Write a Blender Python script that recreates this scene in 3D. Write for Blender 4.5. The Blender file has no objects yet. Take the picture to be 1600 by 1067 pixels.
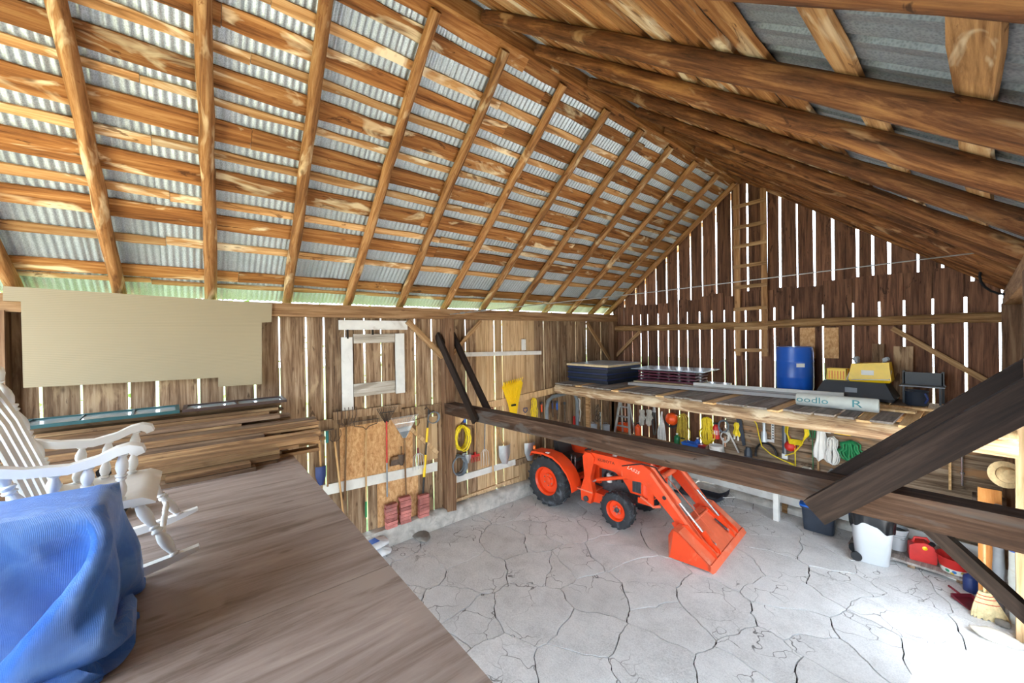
import bpy, bmesh, math, random
from mathutils import Vector, Matrix, noise as mnoise
R = random.Random(7)
PI = math.pi
SC = bpy.context.scene
COL = SC.collection

# ---------------------------------------------------------------- camera
F, YAW, PIT, ROLL, CX, CY = 607.06, math.radians(-50.4456), math.radians(-.29378), math.radians(-.8175), 800., 526.1
CAM = Vector((0, 0, 3.7))
fw = Vector((math.sin(YAW)*math.cos(PIT), math.cos(YAW)*math.cos(PIT), math.sin(PIT)))
r0 = Vector((math.cos(YAW), -math.sin(YAW), 0)); u0 = r0.cross(fw)
RT = r0*math.cos(ROLL)+u0*math.sin(ROLL); UP = -r0*math.sin(ROLL)+u0*math.cos(ROLL)
cd = bpy.data.cameras.new('camera'); cam = bpy.data.objects.new('camera', cd); COL.objects.link(cam)
cam.matrix_world = Matrix(((RT.x, UP.x, -fw.x, CAM.x), (RT.y, UP.y, -fw.y, CAM.y), (RT.z, UP.z, -fw.z, CAM.z), (0, 0, 0, 1)))
cd.sensor_width = 36; cd.lens = F/1600*36; cd.shift_y = -(533.5-CY)/1600; cd.clip_start = .02
SC.camera = cam
def ray(x, y): return RT*((x-CX)/F)+UP*((CY-y)/F)+fw
def at(x, y, axis, val):                      # a point of the place seen at a photo position, on a wall, floor or deck plane
    d = ray(x, y); return CAM+d*((val-CAM[axis])/d[axis])

# ---------------------------------------------------------------- sky, sun, exposure
w = bpy.data.worlds.new('sky'); SC.world = w; w.use_nodes = True
bg = w.node_tree.nodes['Background']; bg.inputs[0].default_value = (.74, .87, 1, 1); bg.inputs[1].default_value = 2.6
sd = bpy.data.lights.new('sun', 'SUN'); sd.energy = 9; sd.angle = .01; sd.color = (1, .97, .92)
sun = bpy.data.objects.new('sun', sd); COL.objects.link(sun)
sun.rotation_euler = (-Vector((.82*.36, .58*.36, .93))).to_track_quat('-Z', 'Y').to_euler(); sun.location = (6, 8, 12)
def portal(loc, rot, sx, sy):
    l = bpy.data.lights.new('sky_portal', 'AREA'); l.shape = 'RECTANGLE'; l.size = sx; l.size_y = sy
    l.cycles.is_portal = True
    o = bpy.data.objects.new('sky_portal', l); COL.objects.link(o); o.location = loc; o.rotation_euler = rot
portal((.62, 6.75, 1.38), (0, PI/2, 0), 2.75, .85)
portal((.62, 2.35, 1.05), (0, PI/2, 0), 2.1, 2.7)  # portal of the low side opening, added to light the floor
portal((-3.25, -3.4, 1.05), (PI/2, 0, 0), 5.6, 2.1)  # portal of an invented ground-level opening behind the camera
portal((-3.25, -3.4, 3.9), (PI/2, 0, 0), 6.6, 3.1)  # portal of the unseen loft-end opening, widened for more light
SC.view_settings.view_transform = 'Standard'; SC.view_settings.look = 'None'
SC.view_settings.gamma = 1; SC.view_settings.use_curve_mapping = False
SC.view_settings.exposure = 2.5
cy = SC.cycles
cy.use_denoising = True; cy.max_bounces = 9; cy.diffuse_bounces = 7; cy.glossy_bounces = 4; cy.sample_clamp_indirect = 8
try: cy.use_fast_gi = False
except Exception: pass

# ---------------------------------------------------------------- materials
def lin(h):
    if not isinstance(h, str): return tuple(h)+((1,) if len(h) == 3 else ())
    h = h.lstrip('#'); o = []
    for i in (0, 2, 4):
        c = int(h[i:i+2], 16)/255; o.append(c/12.92 if c <= .04045 else ((c+.055)/1.055)**2.4)
    return tuple(o)+(1,)
MATS = {}
class NT:
    def __init__(s, name):
        s.m = bpy.data.materials.new(name); s.m.use_nodes = True; s.t = s.m.node_tree; s.p = s.t.nodes['Principled BSDF']
    def n(s, ty, **kw):
        o = s.t.nodes.new(ty)
        for k, v in kw.items():
            if k[0] == 'i' and k[1:].isdigit(): o.inputs[int(k[1:])].default_value = v
            else: setattr(o, k, v)
        return o
    def l(s, a, b): s.t.links.new(a, b)
    def ramp(s, fac, stops):
        r = s.n('ShaderNodeValToRGB'); e = r.color_ramp.elements
        while len(e) < len(stops): e.new(.5)
        for k, (p, c) in enumerate(stops): e[k].position = p; e[k].color = lin(c)
        s.l(fac, r.inputs[0]); return r.outputs[0]
    def mix(s, fac, a, b, mode='MIX'):
        m = s.n('ShaderNodeMix', data_type='RGBA', blend_type=mode)
        for i, v in ((0, fac), (6, a), (7, b)):
            if hasattr(v, 'is_output'): s.l(v, m.inputs[i])
            else: m.inputs[i].default_value = v if i == 0 else lin(v)
        return m.outputs[2]
    def coords(s, scale=(1, 1, 1), obj=True):
        tc = s.n('ShaderNodeTexCoord'); oi = s.n('ShaderNodeObjectInfo')
        m = s.n('ShaderNodeVectorMath', operation='MULTIPLY_ADD'); s.oi = oi
        s.l(oi.outputs['Random'], m.inputs[0]); m.inputs[1].default_value = (37, 53, 71); s.l(tc.outputs['Object'], m.inputs[2])
        mp = s.n('ShaderNodeMapping'); mp.inputs['Scale'].default_value = scale; s.l(m.outputs[0], mp.inputs[0])
        return mp.outputs[0]
    def noise(s, vec, scale, detail=6, rough=.6, dist=0):
        n = s.n('ShaderNodeTexNoise'); s.l(vec, n.inputs['Vector']); n.inputs['Scale'].default_value = scale
        n.inputs['Detail'].default_value = detail; n.inputs['Roughness'].default_value = rough; n.inputs['Distortion'].default_value = dist
        return n.outputs['Fac']
    def bump(s, h, strength=.3, dist=.01):
        b = s.n('ShaderNodeBump'); b.inputs['Strength'].default_value = strength; b.inputs['Distance'].default_value = dist
        s.l(h, b.inputs['Height']); s.l(b.outputs[0], s.p.inputs['Normal'])
    def vary(s, col, var, hue=.0):
        h = s.n('ShaderNodeHueSaturation'); mr = s.n('ShaderNodeMapRange')
        s.l(s.oi.outputs['Random'], mr.inputs[0]); mr.inputs[3].default_value = 1-var; mr.inputs[4].default_value = 1+var
        s.l(mr.outputs[0], h.inputs['Value']); s.l(col, h.inputs['Color']); return h.outputs[0]
def wood(name, dark, mid, light, axis=2, sc=9, stretch=.06, rough=.8, var=.25, blot=None, bark=None, blotamt=.6, bump=.35):
    if name in MATS: return MATS[name]
    t = NT(name); k = [1, 1, 1]; k[axis] = stretch
    v = t.coords(tuple(k)); g = t.noise(v, sc*3, 9, .7, .5)
    col = t.ramp(g, [(.34, dark), (.5, mid), (.67, light)])
    k2 = [1, 1, 1]; k2[axis] = .3
    mp = t.n('ShaderNodeMapping'); mp.inputs['Scale'].default_value = k2; t.l(v.node.inputs[0].links[0].from_socket, mp.inputs[0])
    v2 = mp.outputs[0]
    if blot:
        b = t.noise(v2, 5, 4, .55, .8); f = t.ramp(b, [(blotamt-.04, (0, 0, 0)), (blotamt+.06, (1, 1, 1))]); col = t.mix(f, col, blot)
    if bark:
        b = t.noise(v2, 6.5, 5, .65, 1.2); f = t.ramp(b, [(.63, (0, 0, 0)), (.67, (.8, .8, .8))]); col = t.mix(f, col, bark)
    kn = t.n('ShaderNodeTexVoronoi'); mk = t.n('ShaderNodeMapping'); k3 = [1, 1, 1]; k3[axis] = .45; mk.inputs['Scale'].default_value = k3
    t.l(v.node.inputs[0].links[0].from_socket, mk.inputs[0]); t.l(mk.outputs[0], kn.inputs['Vector']); kn.inputs['Scale'].default_value = 5
    f = t.ramp(kn.outputs['Distance'], [(.05, (.7, .7, .7)), (.12, (0, 0, 0))]); col = t.mix(f, col, dark)
    col = t.vary(col, var); t.l(col, t.p.inputs['Base Color']); t.p.inputs['Roughness'].default_value = rough
    t.p.inputs['Specular IOR Level'].default_value = .25
    t.bump(g, bump, .006); MATS[name] = t.m; return t.m
def mat(name, col, rough=.5, metal=0, var=.06, scale=8, bump=0, dirt=None, dirtamt=.62, spec=.5, coat=0, objvar=0):
    if name in MATS: return MATS[name]
    t = NT(name); v = t.coords(); n = t.noise(v, scale, 5, .6)
    c = lin(col); lo = tuple(max(0, x*(1-var*2)) for x in c[:3]); hi = tuple(min(1, x*(1+var*2)) for x in c[:3])
    o = t.ramp(n, [(.3, lo), (.7, hi)])
    if dirt:
        d = t.noise(v, scale*.6, 7, .7, .6); f = t.ramp(d, [(dirtamt-.08, (0, 0, 0)), (dirtamt+.1, (.85, .85, .85))]); o = t.mix(f, o, dirt)
    if objvar: o = t.vary(o, objvar)
    t.l(o, t.p.inputs['Base Color']); t.p.inputs['Roughness'].default_value = rough; t.p.inputs['Metallic'].default_value = metal
    t.p.inputs['Specular IOR Level'].default_value = spec; t.p.inputs['Coat Weight'].default_value = coat
    if bump: t.bump(t.noise(v, scale*3, 6, .65), bump, .008)
    MATS[name] = t.m; return t.m

# ---------------------------------------------------------------- mesh helpers
def frame(d, up=None):
    d = Vector(d).normalized(); up = Vector(up) if up else (Vector((0, 0, 1)) if abs(d.z) < .95 else Vector((1, 0, 0)))
    s = d.cross(up).normalized(); return d, s, s.cross(d)
class MB:
    def __init__(s): s.v = []; s.f = []
    def add(s, v, f):
        o = len(s.v); s.v += [tuple(p) for p in v]; s.f += [tuple(i+o for i in q) for q in f]; return s
    def box(s, x0, x1, y0, y1, z0, z1, rz=0, M=None):
        v = [Vector((x, y, z)) for x in (x0, x1) for y in (y0, y1) for z in (z0, z1)]
        if rz:
            c = Vector(((x0+x1)/2, (y0+y1)/2, 0)); m = Matrix.Rotation(rz, 3, 'Z'); v = [m@(p-c)+c for p in v]
        if M: v = [M@p for p in v]
        return s.add(v, [(0, 1, 3, 2), (4, 6, 7, 5), (0, 4, 5, 1), (2, 3, 7, 6), (0, 2, 6, 4), (1, 5, 7, 3)])
    def bar(s, a, b, w, h, up=None, w2=None, h2=None):
        a = Vector(a); b = Vector(b); d, x, z = frame(b-a, up); w2 = w if w2 is None else w2; h2 = h if h2 is None else h2
        v = []
        for p, ww, hh in ((a, w, h), (b, w2, h2)):
            v += [p-x*ww/2-z*hh/2, p+x*ww/2-z*hh/2, p+x*ww/2+z*hh/2, p-x*ww/2+z*hh/2]
        return s.add(v, [(3, 2, 1, 0), (4, 5, 6, 7), (0, 1, 5, 4), (1, 2, 6, 5), (2, 3, 7, 6), (3, 0, 4, 7)])
    def prism(s, pts, a, b, plane='xz'):
        n = len(pts)
        def P(p, k): return {'xz': (p[0], k, p[1]), 'xy': (p[0], p[1], k), 'yz': (k, p[0], p[1])}[plane]
        v = [P(p, a) for p in pts]+[P(p, b) for p in pts]
        return s.add(v, [tuple(range(n)), tuple(range(2*n-1, n-1, -1))]+[(i, i+n, (i+1) % n+n, (i+1) % n) for i in range(n)])
    def tube(s, path, r, n=8, closed=False, flat=1, jit=0, up=None, cap=True):
        path = [Vector(p) for p in path]; m = len(path); v = []; f = []
        rr = r if isinstance(r, (list, tuple)) else [r]*m
        d0, x, z = frame((path[1]-path[0]), up); pd = d0
        for i, p in enumerate(path):
            if closed: d = path[(i+1) % m]-path[i-1]
            else: d = path[min(i+1, m-1)]-path[max(i-1, 0)]
            d = d.normalized() if d.length > 1e-9 else pd
            q = pd.rotation_difference(d); x = q@x; z = q@z; pd = d
            for k in range(n):
                a = 2*PI*k/n; rad = rr[i]*(1+(R.uniform(-jit, jit) if jit else 0))
                v.append(p+x*math.cos(a)*rad+z*math.sin(a)*rad*flat)
        for i in range(m if closed else m-1):
            j = (i+1) % m
            for k in range(n): f.append((i*n+k, i*n+(k+1) % n, j*n+(k+1) % n, j*n+k))
        if not closed and cap: f += [tuple(range(n-1, -1, -1)), tuple((m-1)*n+k for k in range(n))]
        return s.add(v, f)
    def lathe(s, prof, n=16, o=(0, 0, 0), d=(0, 0, 1), a0=0, a1=2*PI, flat=1):
        o = Vector(o); d, x, z = frame(d); full = abs(a1-a0-2*PI) < 1e-6; m = n if full else n+1; v = []; f = []
        for r, h in prof:
            for k in range(m):
                a = a0+(a1-a0)*k/n; v.append(o+d*h+(x*math.cos(a)+z*math.sin(a)*flat)*max(r, 1e-5))
        for i in range(len(prof)-1):
            for k in range(n):
                j = (k+1) % m; f.append((i*m+k, i*m+j, (i+1)*m+j, (i+1)*m+k))
        return s.add(v, f)
    def grid(s, fn, nu, nv, cu=False):
        v = [fn(i/(nu if cu else nu-1), j/(nv-1)) for j in range(nv) for i in range(nu)]; f = []
        for j in range(nv-1):
            for i in range(nu if cu else nu-1): f.append((j*nu+i, j*nu+(i+1) % nu, (j+1)*nu+(i+1) % nu, (j+1)*nu+i))
        return s.add(v, f)
    def mesh(s, name, smooth=None):
        me = bpy.data.meshes.new(name); me.from_pydata(s.v, [], s.f); me.validate()
        bm = bmesh.new(); bm.from_mesh(me); bmesh.ops.recalc_face_normals(bm, faces=bm.faces); bm.to_mesh(me); bm.free()
        if smooth:
            me.polygons.foreach_set('use_smooth', [True]*len(me.polygons))
            me.set_sharp_from_angle(angle=math.radians(smooth if smooth > 1 else 40))
        me.update(); return me
    def build(s, name, m, parent=None, loc=(0, 0, 0), rot=(0, 0, 0), smooth=None):
        me = s.mesh(name, smooth); me.materials.append(m); return put(name, me, parent, loc, rot)
def put(name, me, parent=None, loc=(0, 0, 0), rot=(0, 0, 0)):
    o = bpy.data.objects.new(name, me); COL.objects.link(o); o.location = loc; o.rotation_euler = rot
    if parent: o.parent = parent
    return o
def empty(name, loc=(0, 0, 0), rz=0, rot=None):
    o = bpy.data.objects.new(name, None); COL.objects.link(o); o.location = loc; o.rotation_euler = rot or (0, 0, rz); o.empty_display_size = .1; return o
def thing(name, label, cat, loc=(0, 0, 0), rz=0, group=None, rot=None): return tag(empty(name, loc, rz, rot), label, cat, group)
def tag(o, label, cat, group=None):
    o['label'] = label; o['category'] = cat
    if group: o['group'] = group
    return o
def struct(name, loc=(0, 0, 0)): o = empty(name, loc); o['kind'] = 'structure'; return o
def plank(L, W, T, axis=0, seg=1, wane=0, r=None):
    """a board centred on the origin, length along axis; wane roughens its long edges"""
    r = r or R; b = MB(); seg = max(1, seg); rows = []
    for i in range(seg+1):
        x = -L/2+L*i/seg; a = W/2-r.uniform(0, wane); c = W/2-r.uniform(0, wane)
        rows.append([(x, -a, -T/2), (x, c, -T/2), (x, c, T/2), (x, -a, T/2)])
    v = [p for q in rows for p in q]; f = [(3, 2, 1, 0), tuple(seg*4+k for k in range(4))]
    for i in range(seg):
        for k in range(4): f.append((i*4+k, i*4+(k+1) % 4, i*4+4+(k+1) % 4, i*4+4+k))
    if axis == 2: v = [(p[1], p[2], p[0]) for p in v]
    if axis == 1: v = [(p[1], p[0], p[2]) for p in v]
    return b.add(v, f)
def log(path, r, n=10, jit=.07):
    return MB().tube(path, r, n, jit=jit)
def lerp(a, b, t): return a+(b-a)*t
def pline(a, b, n, wob=0):
    a = Vector(a); b = Vector(b); return [a.lerp(b, i/n)+(Vector((R.uniform(-wob, wob), R.uniform(-wob, wob), R.uniform(-wob, wob))) if wob and 0 < i < n else Vector()) for i in range(n+1)]
def text(body, size, m, parent, loc, rot, name='lettering', depth=.001, shear=0, xs=1):
    c = bpy.data.curves.new(name, 'FONT'); c.body = body; c.size = size; c.extrude = depth; c.align_x = 'CENTER'; c.align_y = 'CENTER'; c.shear = shear; c.resolution_u = 2
    t = bpy.data.objects.new(name+'_src', c); COL.objects.link(t); dg = bpy.context.evaluated_depsgraph_get()
    me = bpy.data.meshes.new_from_object(t.evaluated_get(dg)); bpy.data.objects.remove(t); me.materials.clear(); me.materials.append(m)
    o = put(name, me, parent, loc, rot); o.scale = (xs, 1, 1); return o
# ================================================================= THE BARN
LX, RX, GY, NY = -6.87, .36, 9.5, -3.3          # inner faces of the four walls
AX, AZ, SL = -3.35, 7.0, .77                    # ridge line and slope of the rafters' undersides
K = math.hypot(1, SL); DECK = 2.35
m_rboard = wood('roof board wood', '#57331a', '#986435', '#c0905a', 1, 5, .05, .75, .28, '#e3cfa8', '#4a2c18', .63)
m_rthin = wood('pale roof batten', '#7d5530', '#b98a58', '#d9b685', 1, 5, .05, .75, .25, '#ead9b6', '#6b4526', .6)
m_rafter = wood('log rafter wood', '#5f3c20', '#986a3f', '#bd9566', 0, 6, .08, .7, .15, '#d6bc94', '#7a4822', .62)
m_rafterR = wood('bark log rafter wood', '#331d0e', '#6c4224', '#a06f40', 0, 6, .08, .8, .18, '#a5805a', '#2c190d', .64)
m_wallL = wood('weathered wall board', '#523c2a', '#8a6f55', '#b59d80', 2, 6, .05, .85, .28, '#a98f6f', '#4d3a2a', .6)
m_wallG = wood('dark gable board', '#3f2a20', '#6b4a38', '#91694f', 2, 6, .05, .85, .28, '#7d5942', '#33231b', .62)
m_pale = wood('pale plank', '#9a7b55', '#c4a47c', '#d9c09a', 2, 6, .05, .8, .15)
m_beamY = wood('plate beam wood', '#6a4a2f', '#93704d', '#b18f6a', 1, 6, .05, .8, .1)
m_beamX = wood('dark hewn beam', '#23170f', '#412d20', '#5c483a', 0, 6, .05, .75, .06, '#4c4541', '#20150e', .57)
m_beamZ = wood('post wood', '#4f3826', '#755740', '#94775b', 2, 6, .05, .8, .12)
m_logX = wood('gable log wood', '#5c4129', '#86643f', '#a98a62', 0, 6, .06, .8, .12)
m_white = mat('white painted board', '#d9d8d2', .6, 0, .05, 5, .2, '#a79f92', .66)
m_ply = wood('plywood deck', '#78685e', '#988880', '#afa098', 1, 3.2, .1, .55, .08, '#a3948b', None, .6, .15)
m_osb = wood('particle board sheet', '#a5764a', '#c79a6a', '#dcb78a', 2, 8, .5, .8, .06)
def galv(name, base, lo, metal, rough):
    t = NT(name); v = t.coords((1, 1, 1)); vo = t.n('ShaderNodeTexVoronoi'); t.l(v, vo.inputs['Vector']); vo.inputs['Scale'].default_value = 90
    c = t.ramp(vo.outputs['Distance'], [(.1, lo), (.7, base)]); n = t.noise(v, 3, 5, .6)
    c = t.mix(t.ramp(n, [(.45, (0, 0, 0)), (.75, (.5, .5, .5))]), c, lo)
    t.l(t.vary(c, .1), t.p.inputs['Base Color']); t.p.inputs['Metallic'].default_value = metal; t.p.inputs['Roughness'].default_value = rough
    MATS[name] = t.m; return t.m
m_galv = galv('galvanised corrugated steel', '#cbd6de', '#9dabb4', .3, .4)
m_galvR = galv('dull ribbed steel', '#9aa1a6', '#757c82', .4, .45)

# ---- roof
def roof_frame(name, side):
    o = struct(name); c, s = 1/K, SL/K
    if side < 0: m = Matrix(((-c, 0, -s, AX), (0, -1, 0, 0), (-s, 0, c, AZ), (0, 0, 0, 1)))
    else: m = Matrix(((c, 0, s, AX), (0, 1, 0, 0), (-s, 0, c, AZ), (0, 0, 0, 1)))
    o.matrix_world = m; return o
roofL = roof_frame('roof_left', -1); roofR = roof_frame('roof_right', 1)
def rafter(parent, side, y, y1, s0, s1, r, m):
    n = 13; P = []
    for i in range(n+1):
        t = i/n; P.append((lerp(s0, s1, t), side*lerp(y, y1, t)+R.uniform(-.012, .012), r+R.uniform(-.006, .006)))
    rr = [r*lerp(.92, 1.08, i/n)*(1+R.uniform(-.05, .05)) for i in range(n+1)]
    MB().tube(P, rr, 10, jit=.035, up=(0, 0, 1)).build('rafter', m, parent, smooth=50)
LY = [(-2.45, -2.4), (-1.6, -1.53), (-.76, -.69), (.1, .23), (.98, 1.19), (1.94, 2.1), (2.85, 3.05), (3.83, 4.0), (4.76, 4.95), (5.66, 5.94), (6.59, 6.88), (7.55, 7.78), (8.52, 8.69), (9.36, 9.42)]
for a, b in LY: rafter(roofL, -1, a, b, .12, 4.75, .066, m_rafter)
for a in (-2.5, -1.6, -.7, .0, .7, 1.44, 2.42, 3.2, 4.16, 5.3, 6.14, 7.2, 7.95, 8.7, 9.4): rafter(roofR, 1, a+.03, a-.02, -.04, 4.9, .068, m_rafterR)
def battens(parent, side, rows, m, cuts):
    for k, (a, b) in enumerate(rows):
        y0 = NY-.3; c = [y0]+[q+R.uniform(-.5, .5) for q in cuts]+[GY+.45]
        for i in range(len(c)-1):
            L = c[i+1]-c[i]; wdt = (b-a)*(.88 if side < 0 else 1); ds = R.uniform(-.012, .012)
            o = plank(L-.004, wdt, .024, 1, max(6, int(L/.28)), .022 if wdt < .2 else .016).build('roof_board', m_rthin if (side < 0 and wdt < .15) or (side > 0 and (a > 3.4 or R.random() < .3)) else m, parent)
            o.location = ((a+b)/2+ds, side*(c[i]+c[i+1])/2, .147); o.rotation_euler = (0, 0, R.uniform(-.004, .004))
rowsL = [(.02, .25), (.3, .5), (.62, .76), (.85, 1.08), (1.17, 1.3), (1.38, 1.63), (1.68, 1.8), (1.9, 2.18), (2.25, 2.39), (2.48, 2.78), (2.89, 3.03), (3.1, 3.37), (3.56, 3.71), (4.05, 4.28), (4.3, 4.4)]
battens(roofL, -1, rowsL, m_rboard, (.1, 3.2, 6.4))
rowsR = [(.03+.232*k, .22+.232*k) for k in range(14)]+[(3.54, 3.68), (4.02, 4.17), (4.55, 4.68)]
battens(roofR, 1, rowsR, m_rboard, (.9, 4.4, 7.2))
def corr(n, pitch, amp, L, prof=None):
    b = MB(); pts = []
    if prof: pts = prof
    else: pts = [(i*pitch/6, amp*math.cos(2*PI*i/6)) for i in range(n*6+1)]
    v = []; f = []; m = len(pts)
    for j in range(2): v += [(j*L, y, z) for y, z in pts]
    f = [(i, i+1, m+i+1, m+i) for i in range(m-1)]
    return b.add(v, f)
me = corr(10, .068, .009, 4.68).mesh('metal_sheet', 60); me.materials.append(m_galv)
y = -3.6
while y < 9.8:
    o = put('metal_sheet', me, roofL, (.0, -(y+.68), .17+.007*(round(y/.665) % 2))); y += .665
P = []; y = 0
for k in range(4):
    P += [(y, 0), (y+.02, .022), (y+.045, .022), (y+.065, 0), (y+.11, 0), (y+.118, .004), (y+.14, .004), (y+.148, 0)]; y += .2286
P += [(y, 0)]
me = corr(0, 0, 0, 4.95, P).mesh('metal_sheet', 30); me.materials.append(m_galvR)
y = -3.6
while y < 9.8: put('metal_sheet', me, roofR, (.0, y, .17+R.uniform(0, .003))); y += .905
o = plank(13.1, .21, .045, 1, 20, .006).build('ridge_board', m_rboard, roofL); o.parent = None
o.rotation_euler = (0, PI/2, 0); o.location = (AX-.07, 3.1, AZ+.1); o['kind'] = 'structure'; o.name = 'trim_ridge'
me = MB().add([(-.3, -3.6, -.22), (0, -3.6, .02), (.3, -3.6, -.22), (-.3, 9.95, -.22), (0, 9.95, .02), (.3, 9.95, -.22)], [(0, 1, 4, 3), (1, 2, 5, 4)]).build('trim_ridge_cap', m_galvR, None, (AX, 0, AZ+.25)); me['kind'] = 'structure'
# ---- left wall: upright boards, seen gaps where the photograph has them
wl = struct('wall_left')
gapx = [63, 127, 202, 246, 311, 351, 399, 438, 480, 508, 571, 597, 650, 676, 729, 774, 786, 851, 873, 901, 918, 940]
gy = [at(x, 610, 0, LX).y for x in gapx]
edges = [NY]; widths = {}
def fill(a, b):
    n = max(1, round((b-a)/.29)); return [a+(b-a)*i/n for i in range(1, n)]
prev = NY; seq = []
for g in gy+[GY]:
    seq += [(q, .003) for q in fill(prev, g)]; seq.append((g, R.uniform(.013, .024))); prev = g
a = NY
for g, wd in seq:
    L = 3.95; b = plank(L, g-wd/2-a, .025, 2, 6, min(.008, wd*.5)); b.v = [(p[1]*1.0, p[0], p[2]) for p in b.v]
    o = b.build('board', m_pale if at(748, 600, 0, LX).y < (a+g)/2 < at(842, 600, 0, LX).y else m_wallL, wl, (LX-.0125-R.uniform(0, .012), (a+g-wd/2)/2, .2+L/2)); a = g+wd/2
o = plank(GY-NY, .21, .2, 1, 12, .006).build('wall_plate', m_beamY, wl, (LX+.06, (GY+NY)/2, 4.13)); o.rotation_euler = (0, PI/2, 0)
m_conc = mat('old rough concrete', '#b9b5ad', .9, 0, .12, 6, .6, '#8b867e', .6, .2)
def kerb(name, parent, a, b, w, h, axis):
    n = 26
    def fn(u, v):
        s = lerp(a, b, u); k = [(0, 0), (0, h*.7), (.0, h), (w*.75, h*1.0), (w, h*.75), (w*1.05, 0)][round(v*5)]
        q = mnoise.noise(Vector((s*1.7, v*9, 3)))*.035
        return (LX+k[0]+q*(v > .5), s, max(0, k[1]+q)) if axis == 1 else (s, GY-k[0]-q*(v > .5), max(0, k[1]+q))
    MB().grid(fn, n, 6).build(name, m_conc, parent, smooth=50)
kerb('concrete_kerb', wl, NY, GY, .2, .29, 1)
def wboard(name, m, parent, px0, px1, th, out=.03, z2=None, seg=3):
    """a board lying on the left wall between two photo corners (top-left, bottom-right)"""
    p = at(*px0, 0, LX+.03); q = at(*px1, 0, LX+.03)
    return MB().box(0, th, 0, q.y-p.y, 0, p.z-q.z).build(name, m, parent, (LX+out, p.y, q.z))
def rail(name, m, parent, p0, p1, h, th, out=.0):
    a = at(*p0, 0, LX+.04); b = at(*p1, 0, LX+.04); a.x = b.x = LX+out+th/2
    L = (b-a).length; o = plank(L, th, h, 1, 4, .003).build(name, m, parent, (a+b)/2); o.rotation_euler = (math.asin((b.z-a.z)/L), 0, 0); return o
rail('white_rail', m_white, wl, (505, 767), (684, 729), .17, .03)
rail('white_rail', m_white, wl, (700, 754), (806, 722), .13, .03)
rail('girt', m_wallL, wl, (806, 724), (880, 700), .14, .035)
rail('tool_rail', m_wallL, wl, (455, 672), (688, 637), .17, .04)
rail('tool_rail', m_pale, wl, (752, 636), (884, 606), .15, .04)
rail('ledge_board', m_wallL, wl, (520, 650), (626, 637), .13, .05, .03)
rail('sill_board', m_pale, wl, (702, 786), (812, 746), .05, .05)
wboard('particle_board_panel', m_osb, wl, (531, 668), (646, 738), .015, .0)
wboard('particle_board_panel', m_osb, wl, (590, 752), (655, 812), .015, .0)
wboard('pale_panel', m_pale, wl, (651, 655), (684, 716), .015, .005)
for p0, p1 in (((640, 668), (684, 708)),):
    rail('diagonal_batten', m_pale, wl, p0, p1, .07, .03, .02)
d1 = struct('door_1'); DX = LX+.02
wboard('frame_board', m_white, d1, (529, 500), (636, 515), .03, .02); wboard('frame_board', m_white, d1, (533, 527), (552, 644), .03, .02)
wboard('frame_board', m_white, d1, (617, 521), (632, 613), .03, .03); m_wea = wood('whitewashed weathered board', '#8f8577', '#b9b0a2', '#d3ccc0', 1, 6, .05, .85, .1, '#9a8f80', None, .6); wboard('ledge', m_wea, d1, (552, 522), (616, 535), .03, .02)
wboard('ledge', m_wea, d1, (552, 600), (617, 613), .03, .02)
for x0, x1 in ((553, 570), (572, 596), (598, 616)): wboard('shutter_board', m_wallL, d1, (x0, 536), (x1, 641), .02, .0)
wboard('hinge', mat('black iron', '#26221f', .5, .6), d1, (541, 515), (544, 529), .012, .05); wboard('hinge', MATS['black iron'], d1, (580, 515), (583, 523), .012, .05)
d2 = struct('door_2'); rail('white_batten', m_white, d2, (720, 554), (846, 551), .09, .03, .01)
wboard('white_stub', m_white, d2, (815, 530), (821, 547), .03, .02)
# ---- gable wall: tall lower boards, upper boards behind them
wb = struct('wall_back')
low = [961, 975, 988, 1001, 1012, 1028, 1044, 1060, 1074, 1093, 1112, 1131.6, 1148, 1165, 1187.6, 1210, 1239, 1286, 1333, 1374, 1412.7, 1458, 1509, 1564]
upx = [975, 992.4, 1007.6, 1024.4, 1041, 1059, 1078.6, 1097, 1119, 1142.7, 1168, 1197.7, 1218.6, 1245.6, 1272.6, 1301.7, 1340, 1363.8, 1389, 1434, 1473.4, 1519, 1566]
def ztop(x): return AZ+.16-SL*abs(x-AX)
xs = [at(x, 530, 1, GY).x for x in low]; a = LX
for i, g in enumerate(xs+[RX+.2]):
    wd = R.uniform(.010, .022); t = lerp(4.42, 4.72, max(0, min(1, (g+7)/7)))+R.uniform(-.06, .06)
    t = min(t, ztop(a), ztop(g)) ; L = t-.08
    if g-a < .05: continue
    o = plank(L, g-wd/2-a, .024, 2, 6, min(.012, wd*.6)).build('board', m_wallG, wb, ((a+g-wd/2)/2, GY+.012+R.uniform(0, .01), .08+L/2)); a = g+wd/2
xs = [at(x, 400, 1, GY+.04).x for x in upx]; a = LX+.02
for i, g in enumerate(xs+[RX+.1]):
    wd = R.uniform(.018, .038); b0, b1 = a, g-wd/2
    pts = [(b0, 4.2), (b1, 4.2), (b1-R.uniform(0, .012), max(4.22, ztop(b1))), (b0+R.uniform(0, .012), max(4.22, ztop(b0)))]
    if b0 < AX < b1: pts.insert(3, (AX, ztop(AX)))
    pts = [(p[0]-(b0+b1)/2, p[1]-5) for p in pts]
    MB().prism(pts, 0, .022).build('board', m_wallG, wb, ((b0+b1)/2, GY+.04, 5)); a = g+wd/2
MB().tube(pline((-3.6, 0, 0), (3.55, 0, .03), 14, .012), .085, 10, jit=.04).build('girt_log', m_logX, wb, (-3.25, GY-.08, 3.83), smooth=50)
kerb('concrete_kerb', wb, LX, RX, .22, .13, 0)
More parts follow.
